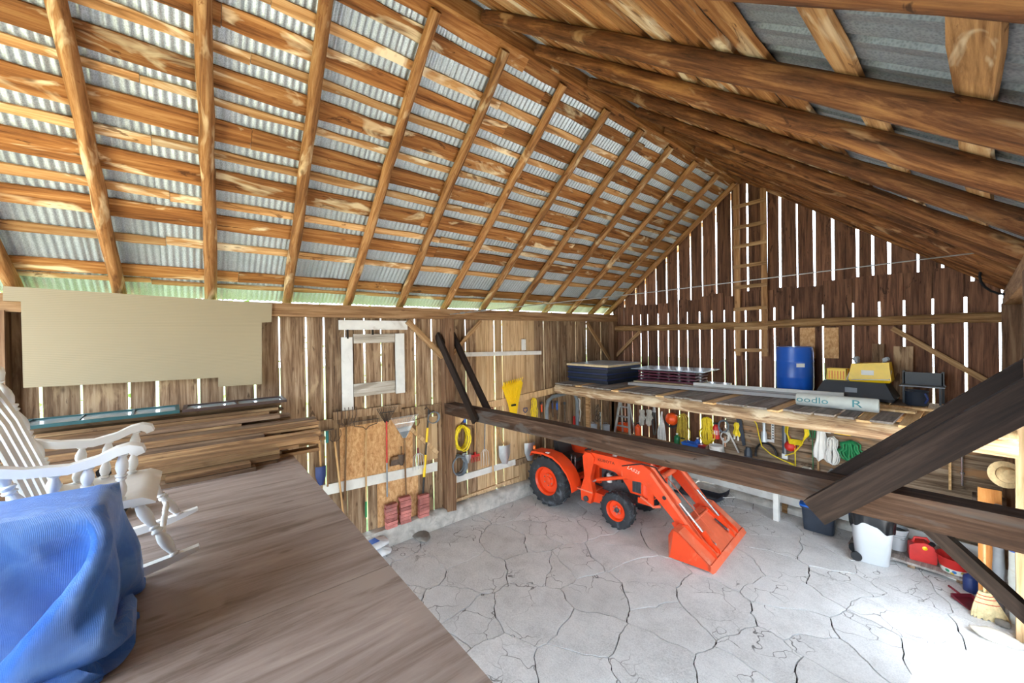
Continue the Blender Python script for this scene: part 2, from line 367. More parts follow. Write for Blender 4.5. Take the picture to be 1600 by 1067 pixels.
for (x0, y0, x1, y1, m) in ((1250, 512, 1274, 560, m_osb), (1287, 512, 1311, 560, m_osb)):
    p = at(x0, y0, 1, GY); q = at(x1, y1, 1, GY); MB().box(p.x, q.x, GY-.015, GY-.002, q.z, p.z).build('patch_panel', m, wb)
zz = .25; m_planX = wood('flat-laid wall plank', '#4f3d2f', '#85705b', '#b3a089', 0, 6, .05, .85, .25, '#a9805a', '#4a3b2e', .6)
while zz < 2.2:                                    # sheathing planks laid flat behind the bench, right half
    h = R.uniform(.15, .24); L = 4.1; o = plank(L, .025, h-.004, 0, 4, .002).build('plank', m_planX, wb, (RX-L/2-R.uniform(0, .1), GY-.02, zz+h/2)); zz += h
# ---- right wall with the open wagon doorway, near wall opened wide, unseen, to let in light
wr = struct('wall_right'); y = NY
while y < GY:
    wd = R.uniform(.2, .3); z0 = 2.75 if 6.35-wd <= y <= 7.12 else (2.12 if 1.0 < y < 3.7-wd else 0)  # second opening, under the loft, is added to brighten the floor
    o = plank(4.35-z0, wd-.012, .025, 2, 1).build('board', m_wallL, wr, (RX+.0125, y+wd/2, (4.35+z0)/2)); o.rotation_euler = (0, 0, PI/2); y += wd
o = plank(GY-NY, .2, .2, 1, 1).build('wall_plate', m_beamY, wr, (RX-.06, (GY+NY)/2, 4.14))
wn = struct('wall_front'); x = LX
while x < RX:
    wd = R.uniform(.22, .3)
    for z0, z1 in (((2.1, 2.34), (5.4, 7.2)) if -6.2 < x < -.35 else ((0, 7.2),)):  # loft and ground openings invented here to bring in sky light
        z1 = min(z1, ztop(x), ztop(x+wd))
        if z1 > z0+.05: plank(z1-z0, wd-.012, .025, 2, 1).build('board', m_wallG, wn, (x+wd/2, NY-.0125, (z0+z1)/2))
    x += wd
# ---- timber frame
tf = struct('timber_frame')
def beam(name, m, a, b, w, h, axis, seg=10, wane=.012):
    a = Vector(a); b = Vector(b); d = b-a; L = d.length
    o = plank(L, w, h, 0, seg, wane).build(name, m, tf, (a+b)/2); o.rotation_euler = d.to_track_quat('X', 'Z').to_euler(); return o
beam('tie_beam', m_beamX, (LX-.02, 3.92, 2.27), (RX+.1, 3.92, 2.46), .24, .21, 0, 16, .03)
def post(x, y, z0, z1, s, m=None):
    plank(z1-z0, s, s, 2, 8, .008).build('post', m or m_beamZ, tf, (x, y, (z0+z1)/2))
post(LX+.1, 3.92, .2, 4.04, .2); post(LX+.1, 9.35, .2, 4.04, .18); post(LX+.1, -1.65, .2, 4.04, .22); post(RX-.1, 3.92, 0, 4.05, .2); post(RX-.08, 9.38, .1, 4.06, .2); post(RX-.1, -1.65, 0, 4.04, .2)
post(.31, 7.55, 0, 2.6, .15, m_pale)
m_brace = wood('brown brace', '#160e0a', '#271b15', '#382c25', 0, 6, .05, .75, .06)
for yy in (3.74, 4.09): beam('brace', m_brace, (-6.85, yy, 3.72), (-5.55, yy, 2.22), .05, .15, 0, 4, .003)
beam('brace', m_brace, (-.83, 3.72, 2.3), (.3, 3.72, 3.42), .12, .19, 0, 5, .004)
beam('brace', m_brace, (-.78, 4.12, 2.42), (.3, 4.12, 3.5), .1, .19, 0, 5, .004)
beam('knee_brace', m_brace, (-.27, 3.93, 2.36), (.27, 3.93, 1.84), .1, .085, 0, 3, .002)
m_bl = wood('light brace', '#7a5a3a', '#a07c55', '#bd9b72', 0, 6, .05, .8, .1)
beam('brace', m_bl, (LX+.08, 3.1, 3.98), (LX+.08, 3.83, 3.28), .07, .1, 0, 3, .003)
beam('brace', m_bl, (LX+.08, 4.01, 3.3), (LX+.08, 4.75, 4.0), .06, .08, 0, 3, .003)
beam('brace', m_bl, (LX+.06, 8.25, 4.0), (LX+.06, 9.25, 2.95), .05, .08, 0, 3, .003)
beam('brace', m_bl, (LX+.1, 9.42, 3.0), (LX+.95, 9.42, 3.75), .05, .08, 0, 3, .003)
beam('brace', m_bl, (.2, 9.42, 2.75), (-1.0, 9.42, 3.72), .05, .08, 0, 3, .003)
# ---- loft deck
lf = struct('loft_floor'); EY = .885
xb = [LX, -5.9, -4.68, -3.46, -2.24, -1.02, .2, RX]
yb = [NY, -1.56, EY]
for i in range(len(xb)-1):
    for j in range(2):
        MB().box(-(xb[i+1]-xb[i])/2+.002, (xb[i+1]-xb[i])/2-.002, -(yb[j+1]-yb[j])/2+.002, (yb[j+1]-yb[j])/2-(.002 if j == 0 else 0), -.018, 0).build('plywood_sheet', m_ply, lf, ((xb[i]+xb[i+1])/2, (yb[j]+yb[j+1])/2, DECK+R.uniform(-.001, .001)))
for y in [NY+.1+.6*k for k in range(7)]+[EY-.06]: MB().box(LX+.02, RX-.02, -.025, .025, -.16, 0).build('joist', m_logX, lf, (0, y, DECK-.022))
MB().box(LX, RX, -.1, .1, -.2, 0).build('support_beam', m_beamX, lf, (0, EY-.35, DECK-.182))
for x in (LX+.3, -3.4, RX-.2): MB().box(-.08, .08, -.08, .08, 0, DECK-.382).build('support_post', m_beamZ, lf, (x, EY-.35, 0))
# ---- cracked concrete floor: every slab fragment is a piece
fl = struct('floor')
def concrete(name, a, b, c):
    t = NT(name); v = t.coords((1, 1, 1)); n = t.noise(v, 2.2, 8, .65, .3); col = t.ramp(n, [(.3, a), (.5, b), (.72, c)])
    g = t.noise(v, 60, 4, .7); col = t.mix(.5, col, t.ramp(g, [(.35, '#6d6b69'), (.6, '#d2d1cf')]), 'OVERLAY')
    vo = t.n('ShaderNodeTexVoronoi', feature='DISTANCE_TO_EDGE'); vo.inputs['Scale'].default_value = 2.4
    d = t.n('ShaderNodeTexNoise'); d.inputs['Scale'].default_value = 3; t.l(v, d.inputs['Vector'])
    va = t.n('ShaderNodeVectorMath', operation='MULTIPLY_ADD'); t.l(d.outputs['Color'], va.inputs[0]); va.inputs[1].default_value = (.5, .5, .5); t.l(v, va.inputs[2]); t.l(va.outputs[0], vo.inputs['Vector'])
    f = t.ramp(vo.outputs['Distance'], [(.004, (.8, .8, .8)), (.014, (0, 0, 0))])
    mk = t.ramp(t.noise(v, 1.1, 2, .5), [(.5, (0, 0, 0)), (.58, (1, 1, 1))]); fm = t.n('ShaderNodeMath', operation='MULTIPLY'); t.l(f, fm.inputs[0]); t.l(mk, fm.inputs[1])
    col = t.mix(fm.outputs[0], col, '#3a3632'); col = t.vary(col, .05)
    t.l(col, t.p.inputs['Base Color']); t.p.inputs['Roughness'].default_value = .85; t.p.inputs['Specular IOR Level'].default_value = .3
    t.bump(t.noise(v, 28, 8, .7), .8, .014); return t.m
m_floor = concrete('cracked concrete', '#cacaca', '#dbdbdb', '#e6e6e6')
m_bed = mat('dark crack grit', '#2c2926', 1, 0, .2, 30)
MB().box(LX-.1, RX+.1, NY, GY+.1, -.3, -.035).build('bedding', m_bed, fl)
X0, X1, Y0, Y1 = LX-.05, RX+.05, NY, GY+.02
rs = random.Random(11); seeds = []
for gx in range(9):
    for gyy in range(13):
        seeds.append((X0+(gx+rs.uniform(.05, .95))*(X1-X0)/9, .2+(gyy+rs.uniform(.05, .95))*(Y1-.2)/13))
seeds += [(X0+(k+.5)*(X1-X0)/4, y) for k in range(4) for y in (-2.4, -.8)]
def clip(poly, mx, my, nx, ny):
    out = []
    for i in range(len(poly)):
        p, q = poly[i-1], poly[i]; a = (p[0]-mx)*nx+(p[1]-my)*ny; b = (q[0]-mx)*nx+(q[1]-my)*ny
        if a*b < 0: t = a/(a-b); out.append((p[0]+(q[0]-p[0])*t, p[1]+(q[1]-p[1])*t))
        if b <= 0: out.append(q)
    return out
def jag(p, q, lv):
    if lv == 0: return [p]
    k = (round(min(p, q)[0], 3), round(min(p, q)[1], 3), round(max(p, q)[0], 3), round(max(p, q)[1], 3))
    h = random.Random(hash(k)); L = math.hypot(q[0]-p[0], q[1]-p[1]); sgn = 1 if p < q else -1
    on = lambda s: abs(s[0]-X0) < 1e-4 or abs(s[0]-X1) < 1e-4 or abs(s[1]-Y0) < 1e-4 or abs(s[1]-Y1) < 1e-4
    d = 0 if (on(p) and on(q)) or L < .06 else h.uniform(-.11, .11)*L*sgn
    m = ((p[0]+q[0])/2-(q[1]-p[1])/max(L, 1e-6)*d, (p[1]+q[1])/2+(q[0]-p[0])/max(L, 1e-6)*d)
    return jag(p, m, lv-1)+jag(m, q, lv-1)
for i, (sx, sy) in enumerate(seeds):
    poly = [(X0, Y0), (X1, Y0), (X1, Y1), (X0, Y1)]
    for j, (tx, ty) in enumerate(seeds):
        if i != j and poly and (tx-sx)**2+(ty-sy)**2 < 20: poly = clip(poly, (sx+tx)/2, (sy+ty)/2, tx-sx, ty-sy)
    if len(poly) < 3: continue
    poly = [(round(p[0], 4), round(p[1], 4)) for p in poly]; poly = [p for k, p in enumerate(poly) if p != poly[k-1]]
    out = []
    for k in range(len(poly)): out += jag(poly[k-1], poly[k], 3)
    cx_ = sum(p[0] for p in out)/len(out); cy_ = sum(p[1] for p in out)/len(out); g = rs.uniform(.004, .011)
    out = [((p[0]-cx_), (p[1]-cy_)) for p in out]; out = [(p[0]-g*p[0]/math.hypot(*p), p[1]-g*p[1]/math.hypot(*p)) for p in out]
    MB().prism(out, -.06, 0, 'xy').build('slab', m_floor, fl, (cx_, cy_, rs.uniform(-.007, .0)))
# ---- outdoors
m_grass = mat('dry grass field', '#938b70', .95, 0, .2, 3, 0, '#7f8a58', .6)
g = MB().box(-60, 60, -60, 60, -.5, -.32).build('ground', m_grass); g['kind'] = 'structure'
g = MB().box(-60, LX-.2, -60, 60, -.319, -.29).build('bounce_lawn', mat('lawn green', '#3a4f20', .95, 0, .2, 3)); g['kind'] = 'structure'  # unseen green strip added to bounce green light under the eave
m_grav = mat('pale gravel yard', '#bdb5a6', .95, 0, .15, 12, .3)
g = MB().box(RX+.15, 14, -6, 12, -.319, -.04).build('gravel_yard', m_grav); g['kind'] = 'structure'
m_leaf = mat('hedge leaf', '#6d8c3a', .7, 0, .25, 1.5)
b = MB(); rh = random.Random(3)
for k in range(5000):
    x = -10.3+rh.gauss(0, .45); y = rh.uniform(-6, 13); z = rh.uniform(-.3, 5.6+.6*math.sin(y*1.3)); c = Vector((x, y, z)); s_ = rh.uniform(.07, .15)
    d = Vector((rh.uniform(-1, 1), rh.uniform(-1, 1), rh.uniform(-.4, 1))).normalized(); _, e, f_ = frame(d)
    b.add([c-e*s_*.5, c-f_*s_*.3, c+e*s_*.5, c+f_*s_*.3], [(0, 1, 2, 3)])
h = b.build('hedge', m_leaf); h['kind'] = 'stuff'; h['label'] = 'green leafy hedge outside behind the board wall'; h['category'] = 'hedge'
# ================================================================= TRACTOR
m_or = mat('orange tractor paint', '#e8481a', .38, 0, .05, 4, 0, '#d9825c', .68, .5)
m_orp = mat('paler orange paint', '#e06a48', .5, 0, .06, 4, 0, '#e39a80', .6, .4)  # paler than the main orange, for plates, tubes and flanges
m_blk = mat('black plastic', '#1c1d20', .45, 0, .1, 6)
m_rub = mat('tyre rubber', '#2b2d31', .75, 0, .12, 9, .2, '#6f757c', .62)
m_ste = mat('bright steel', '#c4c8cc', .25, .8, .05, 6)
m_gry = mat('engine grey metal', '#4d5054', .5, .5, .15, 12)
m_lens = mat('amber lamp lens', '#f07014', .25, 0, .04, 4)
m_wht = mat('white plastic', '#dfdfdc', .45, 0, .03, 4)
m_txt = mat('dark decal print', '#4a2418', .5); m_txw = mat('pale decal print', '#f1cfc0', .5)
T = thing('tractor', 'orange compact tractor with front loader and bucket parked on the concrete', 'tractor', (-6.08, 6.6, 0), math.radians(5.3))
def wheel(x, y, r, w, rim, lugs, side):
    """side -1: outer face towards -y"""
    root = empty('wheel', (x, y, r)); root.parent = T
    b = MB(); pr = []
    for a, h in ((rim, -.46), (rim+.04, -.5), (r*.80, -.52), (r*.92, -.47), (r*.955, -.38), (r*.965, 0), (r*.955, .38), (r*.92, .47), (r*.80, .52), (rim+.04, .5), (rim, .46)): pr.append((a, h*w))
    b.lathe(pr, 36, (0, 0, 0), (0, 1, 0))
    for k in range(lugs):
        for s in (-1, 1):
            a0 = 2*PI*(k+(.5 if s > 0 else 0))/lugs; v = []
            for yy, da in ((.02, 0), (.5, .26)):
                for dd in (-.055, .055):
                    for rr in (.94, 1.02):
                        a = a0+(da+dd)*(13/lugs)*1.1; q = r*(rr-(.035 if yy > .4 else 0)); v.append((q*math.sin(a), s*yy*w, q*math.cos(a)))
            b.add(v, [(0, 1, 3, 2), (4, 6, 7, 5), (0, 4, 5, 1), (2, 3, 7, 6), (0, 2, 6, 4), (1, 5, 7, 3)])
    b.build('tyre', m_rub, root, smooth=35)
    o = side*w/2
    rb = MB().lathe([(rim+.005, o*1.0), (rim*.98, o*.9), (rim*.9, o*.75), (rim*.88, o*.25), (rim*.5, o*.15), (rim*.45, o*.4), (rim*.3, o*.42), (.0, o*.42)], 28, (0, 0, 0), (0, 1, 0))
    rb.lathe([(rim+.005, -o*1.0), (rim*.9, -o*.7), (rim*.85, o*.2), (0, o*.1)], 28, (0, 0, 0), (0, 1, 0)).build('rim', m_or, root, smooth=40)
    hb = MB().lathe([(rim*.26, o*.4), (rim*.25, o*.62), (rim*.16, o*.7), (0, o*.7)], 14, (0, 0, 0), (0, 1, 0))
    hb.build('hub', m_gry if rim < .25 else m_or, root, smooth=40)
    for k in range(6):
        a = 2*PI*k/6; MB().lathe([(.013, 0), (.013, o*.12), (0, o*.12)], 6, (rim*.38*math.sin(a), o*.41, rim*.38*math.cos(a)), (0, 1, 0)).build('bolt', m_ste, root)
for s in (-1, 1):
    wheel(0, s*.6, .535, .3, .3, 20, s); wheel(1.6, s*.52, .345, .21, .19, 16, s)
MB().prism([(-.25, .35), (.2, .3), (1.0, .32), (1.75, .38), (1.95, .42), (1.95, .6), (1.0, .62), (.3, .7), (-.25, .66)], -.17, .17).build('chassis', m_gry, T)
MB().tube([(0, -.5, .535), (0, .5, .535)], .1, 12).build('rear_axle', m_or, T, smooth=40)
MB().bar((1.6, -.45, .345), (1.6, .45, .345), .14, .12).build('front_axle', m_or, T)
# fenders
for s in (-1, 1):
    b = MB(); arc = [(-.46, 1.02), (-.42, 1.10), (-.1, 1.13), (.18, 1.10), (.38, 1.0), (.55, .84), (.65, .66), (.68, .5)]
    n = len(arc); v = []
    for x, z in arc: v += [(x, s*.40, z), (x, s*.74, z), (x-.01, s*.74, z-.045), (x-.01, s*.40, z-.03)]
    f = []
    for i in range(n-1):
        for k in range(4): f.append((i*4+k, i*4+(k+1) % 4, i*4+4+(k+1) % 4, i*4+4+k))
    f += [(0, 1, 2, 3), tuple((n-1)*4+k for k in range(4))]; b.add(v, f)
    b.prism([(x, z) for x, z in arc]+[(.45, .5), (-.35, .6)], s*.40, s*.42)
    fd = b.build('fender', m_or, T, smooth=30)
    MB().lathe([(.0, 0), (.03, .0), (.032, .06), (.02, .075), (0, .08)], 12, (-.4, s*.66, 1.13), (0, 0, 1)).build('turn_lamp', m_lens, fd, smooth=50)
    MB().box(-.02, .06, s*.70-.03, s*.70+.03, 1.135, 1.15).build('reflector', m_wht, fd)
MB().box(-.3, .62, -.39, .39, .62, .68).build('platform', m_or, T)
MB().box(.5, 1.05, -.56, .56, .50, .53).build('foot_step', m_orp, T)
# seat, steering wheel, levers
st = MB().prism([(-.05, .86), (.42, .86), (.45, .93), (.38, .97), (.05, .95), (-.02, 1.0), (-.1, 1.32), (-.18, 1.36), (-.2, 1.3), (-.13, .9)], -.24, .24)
st.build('seat', m_blk, T); MB().box(-.05, .35, -.15, .15, .68, .86).build('seat_base', m_gry, T)
c = Vector((.72, 0, 1.25)); d = Vector((-.45, 0, .9)).normalized(); _, e, g_ = frame(d)
sw = MB().tube([c+(e*math.cos(2*PI*k/20)+g_*math.sin(2*PI*k/20))*.19 for k in range(20)], .016, 8, True)
for k in range(3): sw.bar(c-d*.03, c+(e*math.cos(2.1*k)+g_*math.sin(2.1*k))*.19, .03, .012)
sw.build('steering_wheel', m_blk, T, smooth=40); MB().tube([c, c-d*.45], .03, 8).build('steering_column', m_blk, T)
for s, x in ((-1, .35), (-1, .45), (1, .4)):
    l_ = MB().tube([(x, s*.3, .8), (x+.02, s*.32, 1.05)], .01, 6); l_.build('lever', m_ste, T); MB().lathe([(0, 0), (.022, .01), (.022, .04), (0, .05)], 8, (x+.02, s*.32, 1.05)).build('knob', m_blk, T, smooth=50)
MB().prism([(.86, .62), (1.04, .62), (1.02, 1.2), (.9, 1.26), (.82, 1.2)], -.27, .27).build('dashboard', m_or, T)
# hood with grille
def hoodsec(x, z0, z1, w0, w1):
    return [(x, -w0, z0), (x, -w0, lerp(z0, z1, .6)), (x, -w1, lerp(z0, z1, .9)), (x, -w1*.6, z1), (x, w1*.6, z1), (x, w1, lerp(z0, z1, .9)), (x, w0, lerp(z0, z1, .6)), (x, w0, z0)]
sec = [hoodsec(1.03, .95, 1.27, .27, .25), hoodsec(1.3, .95, 1.27, .27, .25), hoodsec(1.7, .9, 1.23, .27, .245), hoodsec(1.98, .62, 1.15, .26, .235), hoodsec(2.1, .55, 1.02, .235, .2), hoodsec(2.13, .55, .9, .2, .18)]
v = [p for q in sec for p in q]; f = [tuple(range(7, -1, -1)), tuple(40+k for k in range(8))]
for i in range(5):
    for k in range(8): f.append((i*8+k, i*8+(k+1) % 8, i*8+8+(k+1) % 8, i*8+8+k))
MB().add(v, f).build('hood', m_or, T, smooth=35)
for s in (-1, 1):
    MB().prism([(1.72, .62), (1.98, .62), (1.98, .95), (1.72, .9), (1.55, .93), (1.4, .93), (1.55, .85), (1.66, .72)], s*.255, s*.27).build('side_panel', m_or, T)
    b = MB().prism([(1.77, .66), (1.94, .66), (1.95, .88), (1.77, .86)], s*.268, s*.276); b.build('grille_panel', m_gry, T)
    for k in range(5): MB().box(1.785+k*.033, 1.79+k*.033, s*.277-.002, s*.277+.002, .67, .86).build('grille_slat', m_blk, T)
    MB().lathe([(0, 0), (.05, .0), (.045, .02), (0, .025)], 14, (2.13, s*.1, .82), (1, 0, 0)).build('headlamp', m_wht, T, smooth=40)
MB().box(2.13, 2.14, -.15, .15, .58, .74).build('front_grille', m_blk, T)
eng = MB().box(1.05, 1.72, -.2, .2, .6, .93)
eng.build('engine', m_gry, T)
for k in range(4):
    MB().tube([(1.12+.13*k, -.2, .75), (1.14+.13*k, -.26, .82+.02*k), (1.2+.12*k, -.25, .9)], .02, 8).build('hose', m_blk, T, smooth=50)
MB().lathe([(.055, 0), (.055, .16), (.03, .18), (0, .18)], 14, (1.25, -.24, .7), (0, 0, 1)).build('oil_filter', m_wht, T, smooth=40)
MB().tube([(1.45, .3, 1.2), (1.45, .3, 1.3)], .03, 8).build('exhaust_pipe', m_gry, T)
# loader
lo = empty('loader'); lo.parent = T
for s in (-1, 1):
    y0, y1 = s*.45, s*.52
    MB().prism([(.78, .30), (1.0, .28), (1.06, .5), (1.0, .8), (1.1, 1.22), (1.02, 1.3), (.88, 1.3), (.82, 1.2), (.86, .8), (.76, .5)], y0-s*.03, y1+s*.03).build('loader_tower', m_or, lo)
    MB().prism([(.95, .28), (1.45, .34), (1.45, .48), (1.0, .5)], s*.2, s*.45).build('mount_frame', m_or, lo)
    MB().tube([(.9, s*.54, .36), (.9, s*.58, .36)], .055, 14).build('pivot_pin', m_gry, lo, smooth=40)
    arm = MB().prism([(.92, 1.27), (1.0, 1.31), (1.65, 1.31), (2.12, 1.30), (2.28, 1.22), (3.16, .22), (3.24, .10), (3.14, .06), (3.02, .14), (2.2, .92), (2.06, .98), (1.72, .98), (1.62, 1.06), (1.0, 1.1), (.9, 1.18)], y0, y1).build('loader_arm', m_or, lo)
    MB().tube([(2.5, y1+s*.001, .82), (2.5, y1+s*.004, .82)], .035, 14).build('arm_hole', m_blk, arm)
    MB().tube([(1.69, y1-s*.02, 1.31), (1.69, y1+s*.003, 1.0)], .006, 6).build('arm_seam', m_orp, arm)
    MB().prism([(2.28, 1.22), (3.16, .22), (3.12, .19), (2.25, 1.18)], s*.425, s*.545).build('arm_flange', m_orp, lo)
    # cylinders
    MB().tube([(1.02, s*.485, .72), (1.12, s*.485, .78)], .018, 8).build('piston_rod', m_ste, lo, smooth=40)
    MB().tube([(1.12, s*.485, .78), (1.85, s*.485, 1.02)], .036, 10).build('lift_cylinder', m_or, lo, smooth=40)
    MB().tube([(2.2, s*.40, 1.3), (2.72, s*.40, .76)], .038, 10).build('bucket_cylinder', m_orp, lo, smooth=40)
    MB().tube([(2.72, s*.40, .76), (3.1, s*.40, .38)], .02, 8).build('piston_rod', m_ste, lo, smooth=40)
    MB().bar((3.1, s*.40, .40), (3.3, s*.40, .12), .05, .07).build('bucket_link', m_or, lo)
    MB().tube([(1.95, s*.3, .62), (2.2, s*.3, .5), (2.28, s*.2, .5)], .028, 8).build('brush_guard_bar', m_orp, lo)
    MB().tube([(1.7, s*.53, 1.2), (2.1, s*.54, 1.33), (2.3, s*.42, 1.28), (2.5, s*.42, 1.05)], .012, 6).build('hydraulic_hose', m_blk, lo, smooth=50)
    MB().prism([(2.72, .5), (2.86, .38), (2.9, .2), (2.7, .33), (2.62, .42)], y0, y1).build('arm_gusset', m_or, lo)
MB().tube([(2.28, -.45, 1.02), (2.28, .45, 1.02)], .05, 12).build('cross_tube', m_orp, lo, smooth=40)
MB().tube([(2.9, -.42, .45), (2.9, .42, .45)], .022, 8).build('cross_rod', m_orp, lo, smooth=40)
MB().prism([(1.9, .5), (2.2, .5), (2.2, 1.06), (2.12, 1.14), (2.05, 1.1), (2.1, .6), (1.9, .6)], -.32, -.28).build('guard_plate', m_or, lo)
MB().prism([(1.9, .5), (2.2, .5), (2.2, 1.06), (2.12, 1.14), (2.05, 1.1), (2.1, .6), (1.9, .6)], .28, .32).build('guard_plate', m_or, lo)
MB().bar((2.16, -.32, 1.1), (2.16, .32, 1.1), .05, .05).build('guard_bar', m_orp, lo)
MB().tube([(2.3, -.1, 1.1), (3.18, -.15, .3)], .007, 6).build('indicator_rod', m_orp, lo)
text('KUBOTA', .075, m_txt, lo, (1.35, -.523, 1.2), (PI/2, 0, 0), xs=1.25); text('LA525', .085, m_txw, lo, (1.92, -.523, 1.17), (PI/2, math.radians(14), 0), shear=.3, xs=1.1)
# bucket turned face down on its cutting edge
bk = empty('bucket'); bk.parent = T; W2 = .83
for s in (-1, 1): MB().prism([(2.70, .0), (3.34, .02), (3.36, .1), (2.86, .46), (2.76, .47), (2.70, .36)], s*(W2-.012), s*W2).build('bucket_side', m_or, bk)
MB().prism([(2.76, .47), (2.86, .46), (3.36, .1), (3.34, .085), (2.86, .44), (2.77, .45)], -W2, W2).build('bucket_back', m_orp, bk)
MB().prism([(2.70, .0), (2.715, .0), (2.785, .45), (2.76, .47), (2.70, .36)], -W2, W2).build('bucket_floor', m_orp, bk)
MB().prism([(3.3, .1), (3.36, .12), (3.42, .04), (3.38, .0), (3.32, .02)], -W2, W2).build('bucket_lip', m_orp, bk)
for s in (-1, 1):
    MB().prism([(2.8, .46), (2.9, .5), (3.34, .18), (3.38, .08), (3.3, .12), (2.86, .43)], s*.36, s*.38).build('attach_bracket', m_or, bk)
    MB().prism([(2.8, .46), (2.9, .5), (3.34, .18), (3.38, .08), (3.3, .12), (2.86, .43)], s*.55, s*.57).build('attach_bracket', m_or, bk)
    MB().lathe([(.03, 0), (.03, .07), (0, .07)], 10, (3.24, s*.3, .2), (0, s, 0)).build('lock_pin', m_ste, bk)
    MB().bar((3.05, s*.3, .36), (3.24, s*.33, .22), .03, .02).build('lock_handle', m_gry, bk)
    MB().bar((2.98, s*.72, .33), (3.02, s*.72, .30), .05, .008).build('warning_decal', m_wht, bk)
MB().lathe([(.0, 0), (.045, .0), (.05, .02), (.035, .045), (0, .05)], 14, (1.42, -.30, 1.27), (-.1, -.5, .8)).build('cap', m_wht, T, smooth=40)
# ================================================================= ON THE LOFT
m_chair = mat('white chair paint', '#e6e6e2', .45, 0, .02, 6)
def turned(a, b, r, beads=3, n=12):
    """a turned spindle between two points: rings and swelling bulbs"""
    a = Vector(a); b = Vector(b); L = (b-a).length; pr = []
    for k in range(beads):
        t0 = k/beads; s = 1/beads
        for t, q in ((.02, .62), (.08, .95), (.13, .95), (.17, .6), (.22, .72), (.4, 1.0), (.6, .98), (.8, .7), (.9, .55), (.94, .85), (.98, .85)): pr.append((r*q, L*(t0+s*t)))
    pr = [(0, 0), (r*.6, 0)]+pr+[(r*.6, L), (0, L)]
    return MB().lathe(pr, n, a, b-a)
CH = thing('rocking_chair', 'white painted wooden rocking chair with turned spindles on the loft', 'rocking chair', (-3.36, -.45, DECK), PI/2)
def arc(f, a, b, n): return [f(lerp(a, b, i/n)) for i in range(n+1)]
def ribbon(path, w, h, side=(0, 1, 0)):
    b = MB(); v = []; n = len(path); S = Vector(side); path = [Vector(p) for p in path]
    for i, p in enumerate(path):
        d = (path[min(i+1, n-1)]-path[max(i-1, 0)]).normalized(); u = S.cross(d).normalized(); ww = w[i] if isinstance(w, list) else w; hh = h[i] if isinstance(h, list) else h
        v += [p-S*ww/2-u*hh/2, p+S*ww/2-u*hh/2, p+S*ww/2+u*hh/2, p-S*ww/2+u*hh/2]
    f = [(0, 1, 2, 3), tuple((n-1)*4+k for k in range(4))]
    for i in range(n-1):
        for k in range(4): f.append((i*4+k, i*4+(k+1) % 4, i*4+4+(k+1) % 4, i*4+4+k))
    return b.add(v, f)
for s in (-1, 1):
    ribbon(arc(lambda x: (x, s*.34, .035+.30*x*x), -.62, .47, 14), .045, [.05]*12+[.045, .035, .02]).build('rocker', m_chair, CH, smooth=40)
    turned((.19, s*.27, .43), (.36, s*.34, .09), .03, 2).build('front_leg', m_chair, CH, smooth=50)
    turned((-.16, s*.24, .43), (-.3, s*.34, .07), .028, 2).build('rear_leg', m_chair, CH, smooth=50)
    P = [(-.32, s*.335, .735), (-.2, s*.335, .70), (-.05, s*.335, .685), (.06, s*.335, .71), (.13, s*.335, .745), (.18, s*.335, .755), (.215, s*.335, .74), (.225, s*.335, .715)]
    ribbon(P, [.06, .06, .065, .07, .085, .1, .1, .085], [.045]*6+[.05, .04]).build('arm', m_chair, CH, smooth=50)
    for x, z0, z1 in ((.15, .45, .725), (.02, .45, .68), (-.1, .44, .665)): turned((x-.02, s*.29, z0), (x, s*.335, z1), .027, 2).build('arm_spindle', m_chair, CH, smooth=50)
    turned((-.2, s*.27, .44), (-.43, s*.31, 1.12), .034, 4).build('back_post', m_chair, CH, smooth=50)
    MB().lathe([(0, 0), (.03, .0), (.045, .04), (.045, .07), (.025, .1), (0, .105)], 12, (-.43, s*.31, 1.12), (-.25, 0, 1)).build('finial', m_chair, CH, smooth=50)
for y in (-.2, -.1, 0, .1, .2):
    ribbon([(-.19, y, .44), (-.25, y, .65), (-.33, y, .9), (-.42, y*1.1, 1.1)], .065, .014).build('back_slat', m_chair, CH)
MB().prism([(-.31, 1.04), (-.15, 1.1), (0, 1.2), (.15, 1.1), (.31, 1.04), (.31, 1.0), (-.31, 1.0)], -.43, -.40, 'yz').build('crest_rail', m_chair, CH)
def seatf(u, v):
    x = lerp(-.22, .28, u); y = lerp(-.33, .33, v); w_ = 1-.1*(1-u)
    z = .455-.03*math.sin(PI*v)*math.sin(PI*min(1, u*1.2))-(.035 if u > .9 else 0)*((u-.9)/.1)+.004*math.cos(v*25)*(u > .3)
    return (x, y*w_, z)
b = MB().grid(seatf, 18, 28); nv = len(b.v)
b.v += [(p[0], p[1], .415) for p in b.v[:nv]]; b.f += [tuple(i+nv for i in reversed(q)) for q in b.f]
for i in range(17): b.f += [(i, i+1, nv+i+1, nv+i), (27*18+i+1, 27*18+i, nv+27*18+i, nv+27*18+i+1)]
for j in range(27): b.f += [(j*18, (j+1)*18, nv+(j+1)*18, nv+j*18), ((j+1)*18+17, j*18+17, nv+j*18+17, nv+(j+1)*18+17)]
b.build('seat', m_chair, CH, smooth=50)
turned((.3, -.3, .2), (.3, .3, .2), .018, 3).build('stretcher', m_chair, CH, smooth=50); turned((-.25, -.29, .2), (-.25, .29, .2), .018, 3).build('stretcher', m_chair, CH, smooth=50)
